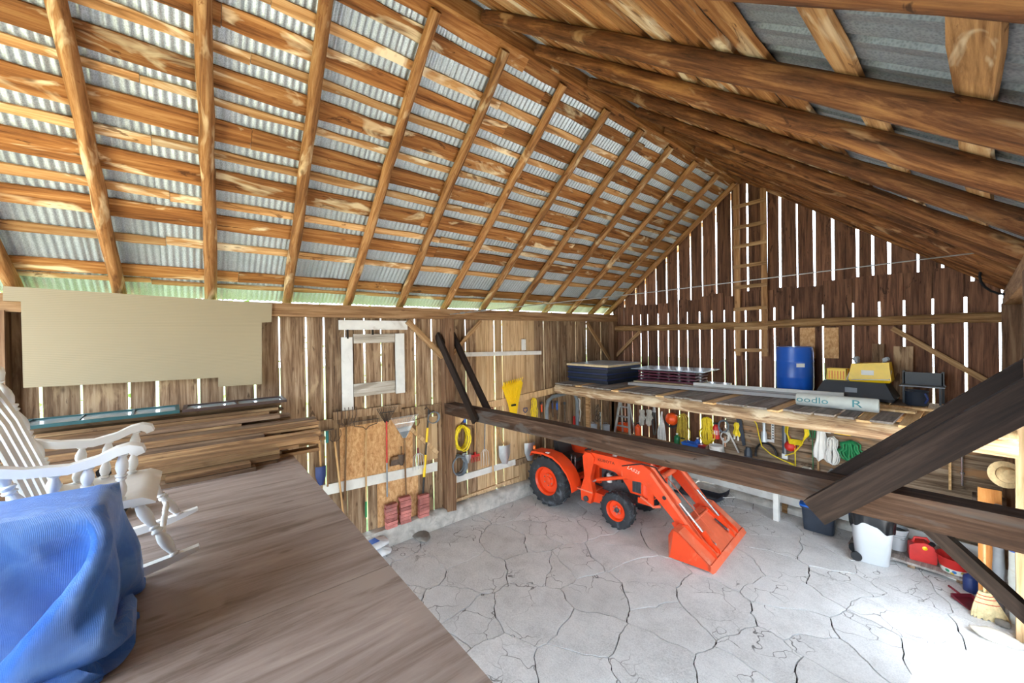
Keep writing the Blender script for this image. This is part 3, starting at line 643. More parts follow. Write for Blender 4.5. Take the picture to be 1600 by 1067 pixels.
# ---- blue tarpaulin thrown over a boxy load
def tarpmat():
    t = NT('blue woven tarpaulin'); v = t.coords(); n = t.noise(v, 5, 5, .6, .6)
    wv = t.n('ShaderNodeTexWave'); wv.inputs['Scale'].default_value = 130; t.l(v, wv.inputs['Vector']); wv.bands_direction = 'Z'
    w2 = t.n('ShaderNodeTexWave'); w2.inputs['Scale'].default_value = 130; t.l(v, w2.inputs['Vector']); w2.bands_direction = 'Y'
    a = t.n('ShaderNodeMath', operation='ADD'); t.l(wv.outputs['Fac'], a.inputs[0]); t.l(w2.outputs['Fac'], a.inputs[1])
    t.l(t.ramp(n, [(.3, '#3a74d2'), (.5, '#4c86e0'), (.7, '#6fa2ee')]), t.p.inputs['Base Color']); t.p.inputs['Roughness'].default_value = .33; t.p.inputs['Specular IOR Level'].default_value = .7
    vo = t.n('ShaderNodeTexVoronoi'); vo.inputs['Scale'].default_value = 6; t.l(v, vo.inputs['Vector']); m3 = t.n('ShaderNodeMath', operation='MULTIPLY_ADD'); t.l(vo.outputs['Distance'], m3.inputs[0]); m3.inputs[1].default_value = 2.2; t.l(t.noise(v, 12, 6, .7, 1.2), m3.inputs[2])
    m2 = t.n('ShaderNodeMath', operation='MULTIPLY_ADD'); t.l(m3.outputs[0], m2.inputs[0]); m2.inputs[1].default_value = 4; t.l(a.outputs[0], m2.inputs[2])
    t.bump(m2.outputs[0], .55, .008); return t.m
m_lumx = wood('crate wood', '#5e432e', '#8d6b4a', '#b49369', 1)
tp = thing('tarpaulin', 'crumpled blue plastic tarpaulin draped over a boxy load on the loft', 'tarpaulin', (-2.6, -.9, DECK))
import numpy as np
def drape_sheet():
    """let a square-woven sheet fall over a box and settle into folds"""
    sp = .036; HX, HY, H = .21, .60, .655; nx, ny = 54, 74; rg = np.random.default_rng(4)
    X, Y = np.meshgrid((np.arange(nx)-(nx-1)/2)*sp, (np.arange(ny)-(ny-1)/2)*sp, indexing='ij')
    ca, sa = math.cos(.05), math.sin(.05)
    p = np.stack([X*ca-Y*sa+.02, X*sa+Y*ca, np.full_like(X, H+.03)], -1)+rg.normal(0, .002, (nx, ny, 3)); o = p.copy()
    cons = []
    for di, dj, k in ((1, 0, 1), (0, 1, 1), (1, 1, .7), (1, -1, .7), (2, 0, .6), (0, 2, .6), (4, 0, .12), (0, 4, .12)):
        L = sp*math.hypot(di, dj)
        st = 2*max(di, abs(dj))
        for par in range(st):
            if di: ia = np.arange(par, nx-di, st); ja = np.arange(max(0, -dj), ny-max(0, dj))
            else: ia = np.arange(nx); ja = np.arange(par, ny-dj, st)
            A = np.ix_(ia, ja); B = np.ix_(ia+di, ja+dj); cons.append((A, B, L, k))
    b = np.array([HX, HY]); r = .012; pin = (np.abs(p[..., 0]) < HX*.8) & (np.abs(p[..., 1]) < HY*.88); p0 = p.copy(); p0[..., 2] = H+.02+.012*np.sin(p0[..., 1]*5)+.01*np.sin(p0[..., 0]*9); p[pin] = p0[pin]; o = p.copy()
    for it in range(330):
        v = (p-o)*.94; o = p.copy(); p = p+v; p[..., 2] -= .0011
        for s_ in range(5):
            for A, B, L, k in cons:
                d = p[B]-p[A]; n = np.sqrt((d*d).sum(-1, keepdims=True))+1e-9; c = d*((n-L)/n*.5*k); p[A] += c; p[B] -= c
            zt = H+.012*np.sin(p[..., 1]*5)+.01*np.sin(p[..., 0]*9); q = np.abs(p[..., :2])-b-r
            ins = (q[..., 0] < 0) & (q[..., 1] < 0) & (p[..., 2] < zt+r)
            top = ins & (p[..., 2] > zt-.045); sx = ins & ~top & (q[..., 0] >= q[..., 1]); sy = ins & ~top & ~sx
            p[..., 2] = np.where(top, zt+r, p[..., 2]); p[..., 0] = np.where(sx, np.sign(p[..., 0])*(HX+r), p[..., 0]); p[..., 1] = np.where(sy, np.sign(p[..., 1])*(HY+r), p[..., 1])
            p[pin] = p0[pin]; p[..., 2] = np.maximum(p[..., 2], .006)
            if it > 60: k_ = min(1, (it-60)/220); p[..., 0] = np.clip(p[..., 0], -.36, 1.2-.78*k_); p[..., 1] = np.minimum(p[..., 1], 1.4-.71*k_)
        m = top | (p[..., 2] < .008); o = np.where(m[..., None], p-(p-o)*.2, o)
    return p
P_ = drape_sheet(); P_[..., 2] *= .95; nx_, ny_ = P_.shape[:2]
b = MB(); b.v = [tuple(map(float, q)) for q in P_.reshape(-1, 3)]
b.f = [(i*ny_+j, (i+1)*ny_+j, (i+1)*ny_+j+1, i*ny_+j+1) for i in range(nx_-1) for j in range(ny_-1)]
b.build('sheet', tarpmat(), tp, smooth=75)
MB().box(-.2, .2, -.59, .59, 0, .605).build('crate', m_lumx, tp)
for gx, gy_ in ((0, ny_//2), (nx_-1, ny_//2), (nx_-1, ny_-1)):
    q = P_[gx, gy_]; MB().tube([(q[0]+.012*math.cos(2*PI*k/10), q[1]+.012*math.sin(2*PI*k/10), q[2]+.004) for k in range(10)], .003, 5, True).build('grommet', m_ste, tp)
# ---- lumber pile
m_lum = wood('sawn lumber', '#5e432e', '#8d6b4a', '#b49369', 1, 5, .05, .75, .35, '#77593d', '#4c3524', .6)
m_lumd = wood('grey lumber', '#5a4433', '#806650', '#9c8368', 1, 5, .05, .8, .3)
rl = random.Random(21); ROWN = ['frontmost', 'second', 'third', 'fourth', 'fifth', 'sixth', 'seventh', 'eighth', 'ninth', 'tenth', 'rearmost']
cols = [(-4.79, 2, .14, .79), (-4.93, 3, .14, .80), (-5.09, 4, .15, 1.2), (-5.26, 4, .16, 1.25), (-5.43, 5, .15, .62), (-5.60, 6, .17, 1.33), (-5.79, 6, .17, 1.3), (-5.97, 7, .16, .9), (-6.15, 7, .17, 1.1), (-6.34, 8, .18, .95), (-6.54, 9, .18, 1.0)]
for ci, (x, n, wd, ye) in enumerate(cols):
    z = DECK
    for k in range(n):
        th = rl.choice((.038, .045, .05, .06)); y1 = ye+rl.uniform(-.55, .05) if k < n-1 and rl.random() < .5 else ye+rl.uniform(-.08, .03); y0 = -1.5-rl.uniform(-.5, .5)
        if ci == 0 and k == 1: y1 = .45; y0 = -.2
        if x-wd/2 < LX+.33: y0 = max(y0, -1.4)
        o = plank(y1-y0, wd-.012, th-.007, 1, 1).build('plank', m_lum if rl.random() < .72 else m_lumd, None, (x+rl.uniform(-.006, .006), (y0+y1)/2, z+th/2-.002), (0, 0, rl.uniform(-.003, .003)))
        top = k == n-1
        tag(o, 'uppermost sawn plank in the '+ROWN[ci]+' row of the loft lumber pile' if top else 'sawn plank under the uppermost one in the '+ROWN[ci]+' row of the loft lumber pile', 'plank', None if top else 'planks inside the '+ROWN[ci]+' row of the lumber pile'); z += th
ztop_ = {}
m_glass = mat('dusty window glass', '#9fb4bd', .12, 0, .1, 3, 0, '#7d8b90', .6, .6)
m_teal = mat('dark teal frame paint', '#1d4a4c', .5, 0, .1, 6); m_dk = mat('dark brown frame paint', '#3a2620', .5, 0, .1, 6)
def sash(label, loc, L, W_, m, nd, rz):
    t = thing('window_sash', label, 'window sash', loc, rz)
    for y in (-L/2+.02, L/2-.02): MB().box(-W_/2, W_/2, y-.02, y+.02, 0, .035).build('rail', m, t)
    for x in (-W_/2+.02, W_/2-.02): MB().box(x-.02, x+.02, -L/2+.04, L/2-.04, 0, .035).build('stile', m, t)
    for k in range(1, nd): MB().box(-W_/2+.04, W_/2-.04, -L/2+L*k/nd-.01, -L/2+L*k/nd+.01, .005, .03).build('muntin', m, t)
    for k in range(nd): MB().box(-W_/2+.04, W_/2-.04, -L/2+L*k/nd+.012, -L/2+L*(k+1)/nd-.012, .014, .018).build('pane', m_glass, t)
sash('dark teal window sash lying flat on top of the lumber pile', (-6.38, -.75, DECK+.47), 1.25, .55, m_teal, 3, .03)
sash('dark brown window sash on the lumber pile beside the teal sash', (-6.34, .46, DECK+.47), 1.1, .45, m_dk, 2, -.02)
bag = thing('plastic_bag', 'black plastic bag slumped behind the rocking chair', 'bag', (-4.25, -.55, DECK))
def bagf(u, v):
    a = 2*PI*u; r = .17*math.sin(PI*min(1, .15+.85*v))**.6*(1+.25*mnoise.noise(Vector((math.cos(a)*1.5, math.sin(a)*1.5, v*3)))); return (r*math.cos(a), r*math.sin(a), .3*v+.02*math.sin(a*5)*v*(1-v))
MB().grid(bagf, 28, 14, True).build('sack', m_blk, bag, smooth=60); MB().tube([(.0, 0, .28), (.01, .01, .32), (.05, .03, .36)], [.03, .02, .045], 8).build('knot', m_blk, bag, smooth=60)
# ---- cream panel nailed over the wall boards
t = NT('cream fibreboard'); v = t.coords(); wv = t.n('ShaderNodeTexWave'); wv.bands_direction = 'Z'; wv.inputs['Scale'].default_value = 16; wv.inputs['Distortion'].default_value = .6; t.l(v, wv.inputs['Vector'])
c_ = t.ramp(wv.outputs['Fac'], [(.1, '#8c7e62'), (.2, '#95876b'), (1, '#988a6e')]); c_ = t.mix(t.ramp(t.noise(v, .9, 4, .6), [(.4, (0, 0, 0)), (.7, (.6, .6, .6))]), c_, '#8d8066'); t.l(c_, t.p.inputs['Base Color']); t.p.inputs['Roughness'].default_value = .55
PX = -6.69; pts = [at(x, y, 0, PX) for x, y in ((5, 447), (425, 474), (424, 503), (409, 504), (409, 600), (341, 604), (341, 590), (37, 606), (33, 471), (5, 470))]
o = MB().prism([(p.y+.3, p.z-3.6) for p in pts], -.012, .012, 'yz').build('wall_panel', t.m, None, (PX, -.3, 3.6)); tag(o, 'large cream fibreboard sheet with stepped edges nailed to the left wall', 'panel')
# ---- wire tie across the barn
m_wire = mat('galvanised wire', '#9a9a98', .4, .6)
a = Vector((LX+.18, 3.95, 4.12)); b_ = at(1600, 386, 0, .28); W_ = thing('tie_wire', 'thin wire cable strung across the barn from the left post to the right eave', 'cable', a)
dv = b_-a; MB().tube([(0, 0, 0), tuple(dv*.5-Vector((0, 0, .02))), tuple(dv)], .0075, 6).build('cable', m_wire, W_)
for k in range(5):
    q = dv*(.018+.022*k); MB().tube([q-dv.normalized()*.045, q+dv.normalized()*.045], [.012, .02, .012][k % 3], 6).build('turnbuckle', m_wire, W_)
p = at(1583, 427, 1, 8.6); lp = thing('cable_loop', 'dark cable loop hanging from the right eave', 'cable', p)
MB().tube([(.29*math.cos(2*PI*k/22), .03*math.sin(4*PI*k/22), .29*math.sin(2*PI*k/22)) for k in range(22)], .017, 6, True).build('loop', m_blk, lp, smooth=60)
MB().bar((0, 0, .25), (.02, .02, .5), .02, .02).build('hook', m_gry, lp)
# ================================================================= LEFT WALL: HAND TOOLS
m_hand = wood('ash tool handle', '#9b6f43', '#c39b6b', '#d9ba8c', 2, 8, .05, .6, .12); m_handd = wood('dark tool handle', '#5c4028', '#7d5d3f', '#97795a', 2, 8, .05, .6, .12)
m_alu = mat('brushed aluminium', '#c7ccd0', .32, .7, .06, 7); m_rust = mat('dark tool steel', '#5a4c43', .55, .6, .15, 12); m_red = mat('red painted metal', '#c22a26', .45, 0, .06, 6)
m_teal2 = mat('teal tool paint', '#1f7a80', .45); m_yel = mat('yellow plastic', '#f2c80f', .4, 0, .04, 5); m_navy = mat('navy blue paint', '#22366f', .45); m_green = mat('green plastic', '#1f7a4a', .45); m_blu = mat('blue plastic', '#1f62c4', .4, 0, .05, 5); m_maroon = mat('maroon plastic', '#6d1f2c', .45)
m_grey = mat('grey plastic', '#868c92', .5); m_ora = mat('orange plastic', '#f0561a', .45); m_rope_y = mat('yellow cord', '#e3c81e', .6, 0, .1, 20); m_rope_w = mat('white cord', '#d8d8d4', .7, 0, .06, 20); m_rag = mat('grey rag', '#b6b1a6', .9, 0, .12, 7, .3); m_rope_d = mat('grey cable', '#6c747c', .55, 0, .08, 10)
OFF = .085
def L_(px, py): return at(px, py, 0, LX+OFF)
def onL(name, label, cat, p0, p1, group=None):
    """a thing hung on the left wall; returns the root at p0 and the local vector to p1 (x along the wall, z up)"""
    a = L_(*p0); b = L_(*p1); return thing(name, label, cat, a, PI/2, group), Vector((b.y-a.y, 0, b.z-a.z))
def shaft(t, a, b, m, r=.016, nm='handle'): return MB().tube([a, (Vector(a)+Vector(b))/2, b], r, 8).build(nm, m, t, smooth=50)
def dgrip(t, p, m, w=.055, h=.1):
    p = Vector(p); MB().tube([p, p+Vector((-w, 0, h*.5)), p+Vector((-w*.9, 0, h)), p+Vector((w*.9, 0, h)), p+Vector((w, 0, h*.5)), p+Vector((.002, 0, 0))], .011, 6).build('grip', m, t, smooth=50)
def blade(t, p, w, h, m, sc=.05, nm='blade', up=-1):
    def fn(u, v): return (p[0]+lerp(-w/2, w/2, u)*(1-.55*max(0, v-.55)/.45), p[1]-sc*(1-(2*u-1)**2)*(1-.3*v), p[2]+up*h*v-(0.0))
    b = MB().grid(fn, 9, 8); n = len(b.v); b.v += [(q[0], q[1]-.004, q[2]) for q in b.v[:n]]; b.f += [tuple(i+n for i in reversed(q)) for q in b.f]
    return b.build(nm, m, t, smooth=60)
def tines(t, p, w, h, n, m, curve=.05, up=1, r=.006, bow=True):
    p = Vector(p); b = MB()
    for k in range(n):
        x = lerp(-w/2, w/2, k/(n-1)); b.tube([p+Vector((x*.3, 0, 0)), p+Vector((x*.9, -.01, up*h*.18)), p+Vector((x, -curve, up*h*.6)), p+Vector((x, -curve*.6, up*h))], r, 5)
    return b.build('tines', m, t, smooth=60)
def fan(t, p, w, h, n, m, up=1, apex=.03, dep=.03):
    p = Vector(p); b = MB()
    for k in range(n):
        u = k/(n-1)*2-1; b.bar(p+Vector((u*apex, 0, 0)), p+Vector((u*w/2, -dep, up*h)), .006 if n > 12 else .012, .004); b.bar(p+Vector((u*w/2, -dep, up*h)), p+Vector((u*w/2, -dep-.03, up*(h+.012))), .006 if n > 12 else .012, .004)
    b.bar(p+Vector((-w*.36, -.02, up*h*.7)), p+Vector((w*.36, -.02, up*h*.7)), .012, .012)
    return b.build('rake_head', m, t)
t, v = onL('spade', 'small spade with a teal D-grip at the left end of the tool wall', 'spade', (499, 690), (501, 728)); dgrip(t, (0, 0, 0), m_teal2); shaft(t, (0, 0, 0), v, m_hand); blade(t, v, .16, .3, m_navy)
t, v = onL('garden_hoe', 'hoe with a teal socket hung head up beside the teal spade', 'hoe', (511, 676), (512, 760)); shaft(t, (0, 0, 0), v, m_handd); MB().tube([(0, 0, -.16), (0, 0, .03)], .024, 8).build('socket', m_teal2, t); MB().bar((-.09, -.04, .05), (.09, -.04, .05), .05, .012).build('hoe_blade', m_rust, t)
t, v = onL('cultivator', 'three-pronged cultivator with a leaning pale handle', 'cultivator', (523, 690), (537, 806)); shaft(t, (0, 0, 0), v, m_hand); tines(t, (0, 0, 0), .16, .2, 3, m_rust, .08)
t, v = onL('manure_fork', 'long-tined manure fork hung tines up with a dark handle', 'fork', (541, 664), (539, 782)); shaft(t, (0, 0, 0), v, m_handd); tines(t, (0, 0, 0), .3, .3, 6, m_rust, .07)
t, v = onL('bow_rake', 'bow rake with a wide toothed head hung above the particle board', 'rake', (572, 671), (572, 808)); shaft(t, (0, 0, 0), v, m_hand, .014)
b = MB(); b.tube([(0, 0, 0), (-.05, 0, .05), (-.19, 0, .08), (-.21, 0, .16)], .007, 6).tube([(0, 0, 0), (.05, 0, .05), (.19, 0, .08), (.21, 0, .16)], .007, 6).bar((-.22, 0, .16), (.22, 0, .16), .014, .014)
for k in range(15): b.bar((-.21+.03*k, 0, .16), (-.21+.03*k, -.06, .165), .006, .006)
b.build('rake_head', m_rust, t); MB().tube([tuple(v*.82), tuple(v)], .017, 8).build('handle_end', m_green, t)
t, v = onL('leaf_rake', 'black plastic leaf rake with a red handle', 'leaf rake', (604, 658), (605, 776)); shaft(t, (0, 0, 0), v*.55, m_red); shaft(t, v*.55, v, m_grey, .015, 'lower_handle'); fan(t, (0, 0, -.02), .36, .26, 11, m_blk)
t, v = onL('leaf_rake', 'grey spring-tine leaf rake with a wide metal fan', 'leaf rake', (632, 684), (635, 786)); shaft(t, (0, 0, 0), v, m_handd); fan(t, (0, 0, 0), .52, .4, 23, m_alu); MB().prism([(-.02, 0), (.02, 0), (.15, .2), (-.15, .2)], -.012, -.004).build('spring_plate', m_rope_d, t)
t, v = onL('garden_fork', 'garden fork with a wooden D-handle hung tines down', 'fork', (651, 665), (653, 708)); dgrip(t, (0, 0, -.02), m_handd, .06, .14); shaft(t, (0, 0, 0), v, m_hand); MB().tube([tuple(v*.8), tuple(v)], .022, 8).build('socket', m_maroon, t); tines(t, v, .22, .3, 5, m_alu, .02, -1)
t, v = onL('pole_pruner', 'yellow and black pole pruner leaning beside the post', 'pole pruner', (670, 640), (660, 782)); shaft(t, (0, 0, 0), v*.2, m_blk); shaft(t, v*.2, v*.36, m_yel, .022, 'sleeve'); shaft(t, v*.36, v*.5, m_blk, .015, 'pole'); shaft(t, v*.5, v*.74, m_yel, .026, 'sleeve'); shaft(t, v*.74, v, m_blk, .02, 'pole')
MB().tube([(0, 0, 0), (-.06, -.02, .06), (-.1, -.02, .02)], .01, 6).build('cutting_hook', m_rust, t)
t, v = onL('trowel_spade', 'rounded dark steel blade hung upside down against the white rail', 'spade', (627, 706), (627, 732)); shaft(t, (0, 0, -.05), (0, 0, .1), m_handd); blade(t, (0, 0, -.04), .14, .2, m_rust)
t, v = onL('hand_brush', 'dark bristle brush hung above the white rail', 'brush', (617, 718), (617, 730)); MB().box(-.06, .06, -.02, .02, 0, .05).build('brush_back', m_handd, t); MB().prism([(-.07, 0), (.07, 0), (.09, -.1), (-.09, -.1)], -.02, .02).build('bristles', m_rust, t)
t, v = onL('wire_coil', 'grey wire coil hung at the top of the post', 'wire coil', (677, 652), (677, 660))
for k in range(4): MB().tube([(.11*math.cos(a_)*(1+.06*k), -.01*k, .11*math.sin(a_)) for a_ in [2*PI*i/18 for i in range(18)]], .008, 5, True).build('turn', m_rope_d, t, smooth=60)
# right of the post
t, v = onL('notched_bracket', 'tall notched wooden bracket board fixed beside the post', 'bracket', (704, 655), (702, 765)); MB().prism([(-.06, -1.6), (.1, -1.6), (.1, -.45), (.16, -.4), (.16, -.16), (.34, 0), (.34, .06), (.08, .06), (-.02, -.08), (-.02, -.3), (-.06, -.34)], -.03, .02).build('board', m_pale, t); MB().tube([(.3, -.02, -.16), (.3, -.34, -.14)], .024, 8).build('peg', m_beamZ, t)
def coil(t, m, rx, rz, n, r=.012, jit=.02, dep=.1):
    for k in range(n):
        s = 1-.04*(k % 4)+R.uniform(-.05, .05); oy = -dep*k/n; ph = R.uniform(-.1, .1)
        MB().tube([(rx*s*math.cos(a_)+R.uniform(-jit, jit), oy+R.uniform(-.008, .008), rz*s*math.sin(a_+ph)-rz+R.uniform(-jit, jit)) for a_ in [2*PI*i/20 for i in range(20)]], r, 6, True).build('turn', m, t, smooth=60)
t, v = onL('extension_cord', 'thick yellow cord coiled on a peg right of the post', 'cord', (717, 663), (717, 700)); coil(t, m_rope_y, .16, .25, 9, .014, .012, .2)
t, v = onL('cable_bundle', 'grey cable bundle hanging below the yellow coil', 'cable', (713, 710), (713, 740)); coil(t, m_rope_d, .17, .2, 10, .012, .008, .16)
t, v = onL('metal_scoop', 'shiny aluminium hand scoop hung below the yellow coil', 'scoop', (727, 708), (731, 714)); blade(t, (0, -.05, 0), .22, .18, m_alu, .08); shaft(t, (-.1, -.04, .01), (0, -.05, 0), m_alu, .014)
t, v = onL('water_valve', 'blue plastic valve fitting hung above the yellow coil', 'valve', (726, 651), (726, 662)); MB().tube([(-.12, 0, 0), (.12, 0, .02)], .022, 8).build('valve_handle', m_blu, t); MB().tube([(0, 0, 0), (0, 0, -.12)], .03, 10).build('valve_body', m_blu, t, smooth=50)
t, v = onL('hand_rake', 'wooden-handled rake with a small red head hung head down', 'rake', (743, 655), (742, 706)); shaft(t, (0, 0, 0), v, m_hand, .014); b = MB().bar(tuple(v+Vector((-.11, 0, -.08))), tuple(v+Vector((.11, 0, -.08))), .03, .05).bar(tuple(v), tuple(v+Vector((0, 0, -.1))), .05, .03)
for k in range(6): b.bar(tuple(v+Vector((-.1+.04*k, 0, -.1))), tuple(v+Vector((-.1+.04*k, -.03, -.2))), .012, .01)
b.build('rake_head', m_red, t)
t, v = onL('pitchfork', 'thin pitchfork with four bright tines hung tines down', 'fork', (758, 652), (757, 702)); shaft(t, (0, 0, 0), v, m_rope_d, .012); tines(t, v, .2, .34, 4, m_alu, .02, -1)
t, v = onL('wooden_pole', 'plain wooden pole standing against the boards left of the scoop shovels', 'pole', (768, 655), (771, 752)); shaft(t, (0, 0, 0), v, m_hand, .018, 'shaft')
t, v = onL('thin_stake', 'thin bamboo stake beside the wooden pole', 'stake', (777, 668), (776, 705)); shaft(t, (0, 0, 0), v, m_hand, .01, 'shaft')
for lab, g0, h0, b0, mg in (('aluminium scoop shovel with a maroon D-grip', (767, 645), (787, 694), .36, m_maroon), ('aluminium scoop shovel with a navy D-grip nearest the tractor', (821, 645), (826, 690), .36, m_navy)):
    t, v = onL('scoop_shovel', lab, 'shovel', g0, h0); dgrip(t, (0, 0, 0), mg, .06, .11); shaft(t, (0, 0, 0), v, m_hand); blade(t, v+Vector((0, -.03, 0)), .32, .42, m_alu, .09)
t, v = onL('leaf_grabber', 'bright yellow plastic leaf-grabber rake head above the tool rail', 'leaf grabber', (801, 634), (803, 600))
b = MB(); v2 = [(-.07, -.22), (.1, -.22), (.16, .06), (.3, .5), (.24, .56), (-.26, .5), (-.3, .44), (-.13, .04)]; b.prism([(x*1.0, z) for x, z in v2], -.02, .0).build('plate', m_yel, t)
for k in range(10): MB().bar((-.25+.055*k, -.02, .44+.012*k), (-.28+.062*k, -.05, .56+.008*k), .03, .014).build('tooth', m_yel, t)
MB().box(-.06, .06, -.05, -.02, .0, .04).build('grip_slot', m_blk, t)
for k in range(5): MB().bar((-.04+.02*k, -.025, .06), (-.18+.09*k, -.025, .42), .012, .012).build('rib', m_yel, t)
def hank(t, m, w, h, n=9, r=.009, waist=.5, dep=.08):
    for k in range(n):
        u = (k/(n-1)*2-1) if n > 1 else 0; P = []
        for i in range(18):
            a_ = 2*PI*i/18; zz_ = -h/2+h/2*math.cos(a_); q = 1-(1-waist)*math.exp(-((zz_+h*.35)/(h*.14))**2); P.append((w/2*math.sin(a_)*q*(.12+.88*abs(u))+u*w*.08+R.uniform(-.01, .01), -dep*(.5+.5*math.sin(k*2.1)), zz_+R.uniform(-.015, .015)))
        MB().tube(P, r, 5, True).build('strand', m, t, smooth=60)
t, v = onL('rope_hank', 'yellow rope hank hung left of the grey hoop', 'rope', (832, 622), (833, 652)); hank(t, m_rope_y, .17, .5, 8)
t, v = onL('bent_tube', 'large grey U-shaped tube hung on the tool rail', 'tube', (876, 617), (905, 660)); MB().tube([(-.55, -.06, -.75), (-.56, -.06, -.25), (-.5, -.06, -.08), (-.35, -.06, 0), (.3, -.06, .05), (.47, -.06, -.02), (.55, -.06, -.2), (.55, -.06, -.85)], .045, 10).build('tube', m_rope_d, t, smooth=60)
for x0, y0, y1, m, lab in ((846, 630, 660, m_ora, 'slim orange-tipped marker rod under the grey hoop'), (863, 628, 652, m_navy, 'dark blue handled lopper under the grey hoop'), (870, 628, 655, m_blu, 'bright blue handled lopper under the grey hoop'), (882, 630, 660, m_rust, 'rusty iron bar hung right of the blue loppers')):
    t, v = onL('long_handled_tool', lab, 'tool', (x0, y0), (x0+1, y1)); shaft(t, (0, 0, 0), v*.45, m, .022, 'grip'); shaft(t, v*.45, v, m_rust, .015, 'rod'); MB().box(-.03, .03, -.02, .02, -.03, .03).build('hanger', m_gry, t)
# ---- at the foot of the wall
m_brick = mat('red brick', '#b5726a', .85, 0, .14, 9, .4, '#8d6a66', .62, .2, 0, .28)
bm_ = MB().box(-.1, .1, -.045, .045, .004, .0585).mesh('brick'); bm_.materials.append(m_brick)
rb_ = random.Random(5)
def bricks(p, n, rows, lab, grp):
    o0 = at(*p, 0, LX+.14)
    for k in range(n):
        for j in range(rows):
            o = put('brick', bm_, None, (LX+.14+rb_.uniform(-.006, .006), o0.y+j*.215+rb_.uniform(-.008, .008), .295+.0605*k), (0, 0, PI/2+rb_.uniform(-.06, .06))); tag(o, (('lowest', 'second lowest', 'third', 'fourth', 'fifth', 'sixth', 'seventh')[k] if k < n-1 else 'top')+' red brick of '+lab, 'brick', grp)
bricks((611, 815), 7, 1, 'the leftmost of three stacks on the kerb', 'bricks of the left stack')
bricks((633, 808), 8, 1, 'the middle one of three stacks on the kerb', 'bricks of the middle stack')
bricks((662, 803), 7, 1, 'the stack nearest the post', 'bricks of the stack nearest the post')
m_bag = mat('white cement bag paper', '#d9d9d8', .75, 0, .06, 6, .3, '#b7a98c', .68)
def sack(label, loc, sx, sy, sz, rz, m):
    t = thing('cement_bag', label, 'bag', loc, rz)
    def fn(u, v):
        a_ = 2*PI*u; c_, s_ = math.cos(a_), math.sin(a_); q = math.sin(PI*v)**.35; return (math.copysign(abs(c_)**.5, c_)*sx/2*q*(1+.07*mnoise.noise(Vector((c_*2, s_*2, v*4)))), math.copysign(abs(s_)**.5, s_)*sy/2*q, sz*v+.01*math.sin(9*a_)*q)
    MB().grid(fn, 32, 12, True).build('sack', m, t, smooth=60); MB().box(-sx*.3, sx*.1, -sy*.25, sy*.25, sz*.985, sz*1.0).build('printed_label', m_blu, t)
kb = at(585, 830, 0, LX+.25); sack('white paper cement bag lying lowest by the kerb next to the bricks', (LX+.33, kb.y-.02, .0), .5, .36, .14, PI/2, m_bag); sack('white paper cement bag with blue print on top of the lower bag', (LX+.32, kb.y-.02, .142), .45, .32, .12, PI/2+.2, m_bag)
m_stone = mat('grey field stone', '#7f7a72', .9, 0, .12, 5, .6)
def stone(label, loc, s, seed, m=None):
    bmm = bmesh.new(); bmesh.ops.create_icosphere(bmm, subdivisions=3, radius=1)
    for vv in bmm.verts:
        q = vv.co.copy(); vv.co = Vector((q.x*s[0], q.y*s[1], q.z*s[2]))*(1+.22*mnoise.noise(q*1.6+Vector((seed, 0, 0)))+.07*mnoise.noise(q*5))
    me = bpy.data.meshes.new('stone'); bmm.to_mesh(me); bmm.free(); me.materials.append(m or m_stone); me.polygons.foreach_set('use_smooth', [True]*len(me.polygons)); zmin = min(vv.co.z for vv in me.vertices)
    tag(put('stone', me, None, (loc[0], loc[1], loc[2]-zmin)), label, 'stone')
q = at(655, 838, 2, 0); stone('flat grey stone on the floor below the bricks', (q.x+.1, q.y, 0), (.22, .14, .045), 2)
# ================================================================= HIGH SHELF ACROSS THE GABLE
m_shlog = wood('peeled shelf log', '#6e5340', '#a68b6d', '#c9b79c', 0, 6, .06, .7, .05, '#cfc0a6', '#8f5a38', .58)
m_shp = wood('grey shelf plank', '#6d6560', '#8d857f', '#a9a29b', 1, 6, .05, .8, .2, '#a58f74', None, .66); m_pine = wood('pine shelf plank', '#b78d5a', '#d8b37e', '#ebd0a0', 1, 6, .05, .7, .1)
SZ = 2.50
sh = thing('storage_shelf', 'deep plank shelf on a peeled log across the far end of the barn', 'shelf', (-3.2, 8.2, 0))
P = [(lerp(-3.55, 3.45, i/16), lerp(-1.2, -.98, i/16)+R.uniform(-.012, .012), 2.345+R.uniform(-.008, .008)) for i in range(17)]
MB().tube(P, [lerp(.115, .135, i/16) for i in range(17)], 12, jit=.03).build('front_log', m_shlog, sh, smooth=50)
MB().box(-3.55, 3.45, 1.12, 1.22, 2.3, 2.47).build('back_ledger', m_logX, sh)
MB().tube([(-3.55, 0, 2.36), (3.45, .05, 2.36)], .1, 10, jit=.03).build('middle_log', m_logX, sh, smooth=50)
x = -3.5; k = 0
while x < 3.35:
    wd = R.uniform(.15, .24); pn = (k % 5 == 3) or x > 2.45; L = 2.42+R.uniform(-.06, .04)
    o = plank(L, wd-.012, .028, 1, 2, .003).build('plank', m_pine if pn else m_shp, sh, (x+wd/2, -1.3+R.uniform(-.05, .05)+L/2, SZ-.012+R.uniform(0, .008)-(.02 if pn else 0))); o.rotation_euler = (0, 0, R.uniform(-.015, .015)); x += wd+R.uniform(0, .012); k += 1
for px_, yy in ((919, 7.55), (959, 9.3)): q = at(px_, 650, 1, yy); MB().box(q.x+3.2-.045, q.x+3.2+.045, yy-8.2-.04, yy-8.2+.04, .3 if yy < 9 else .935, 2.44).build('support_post', m_bl, sh)
SH = SZ+.012
m_door = mat('dark slate panel', '#2b333f', .4, 0, .08, 5); m_cream = mat('cream panel edge', '#d8c39a', .6)
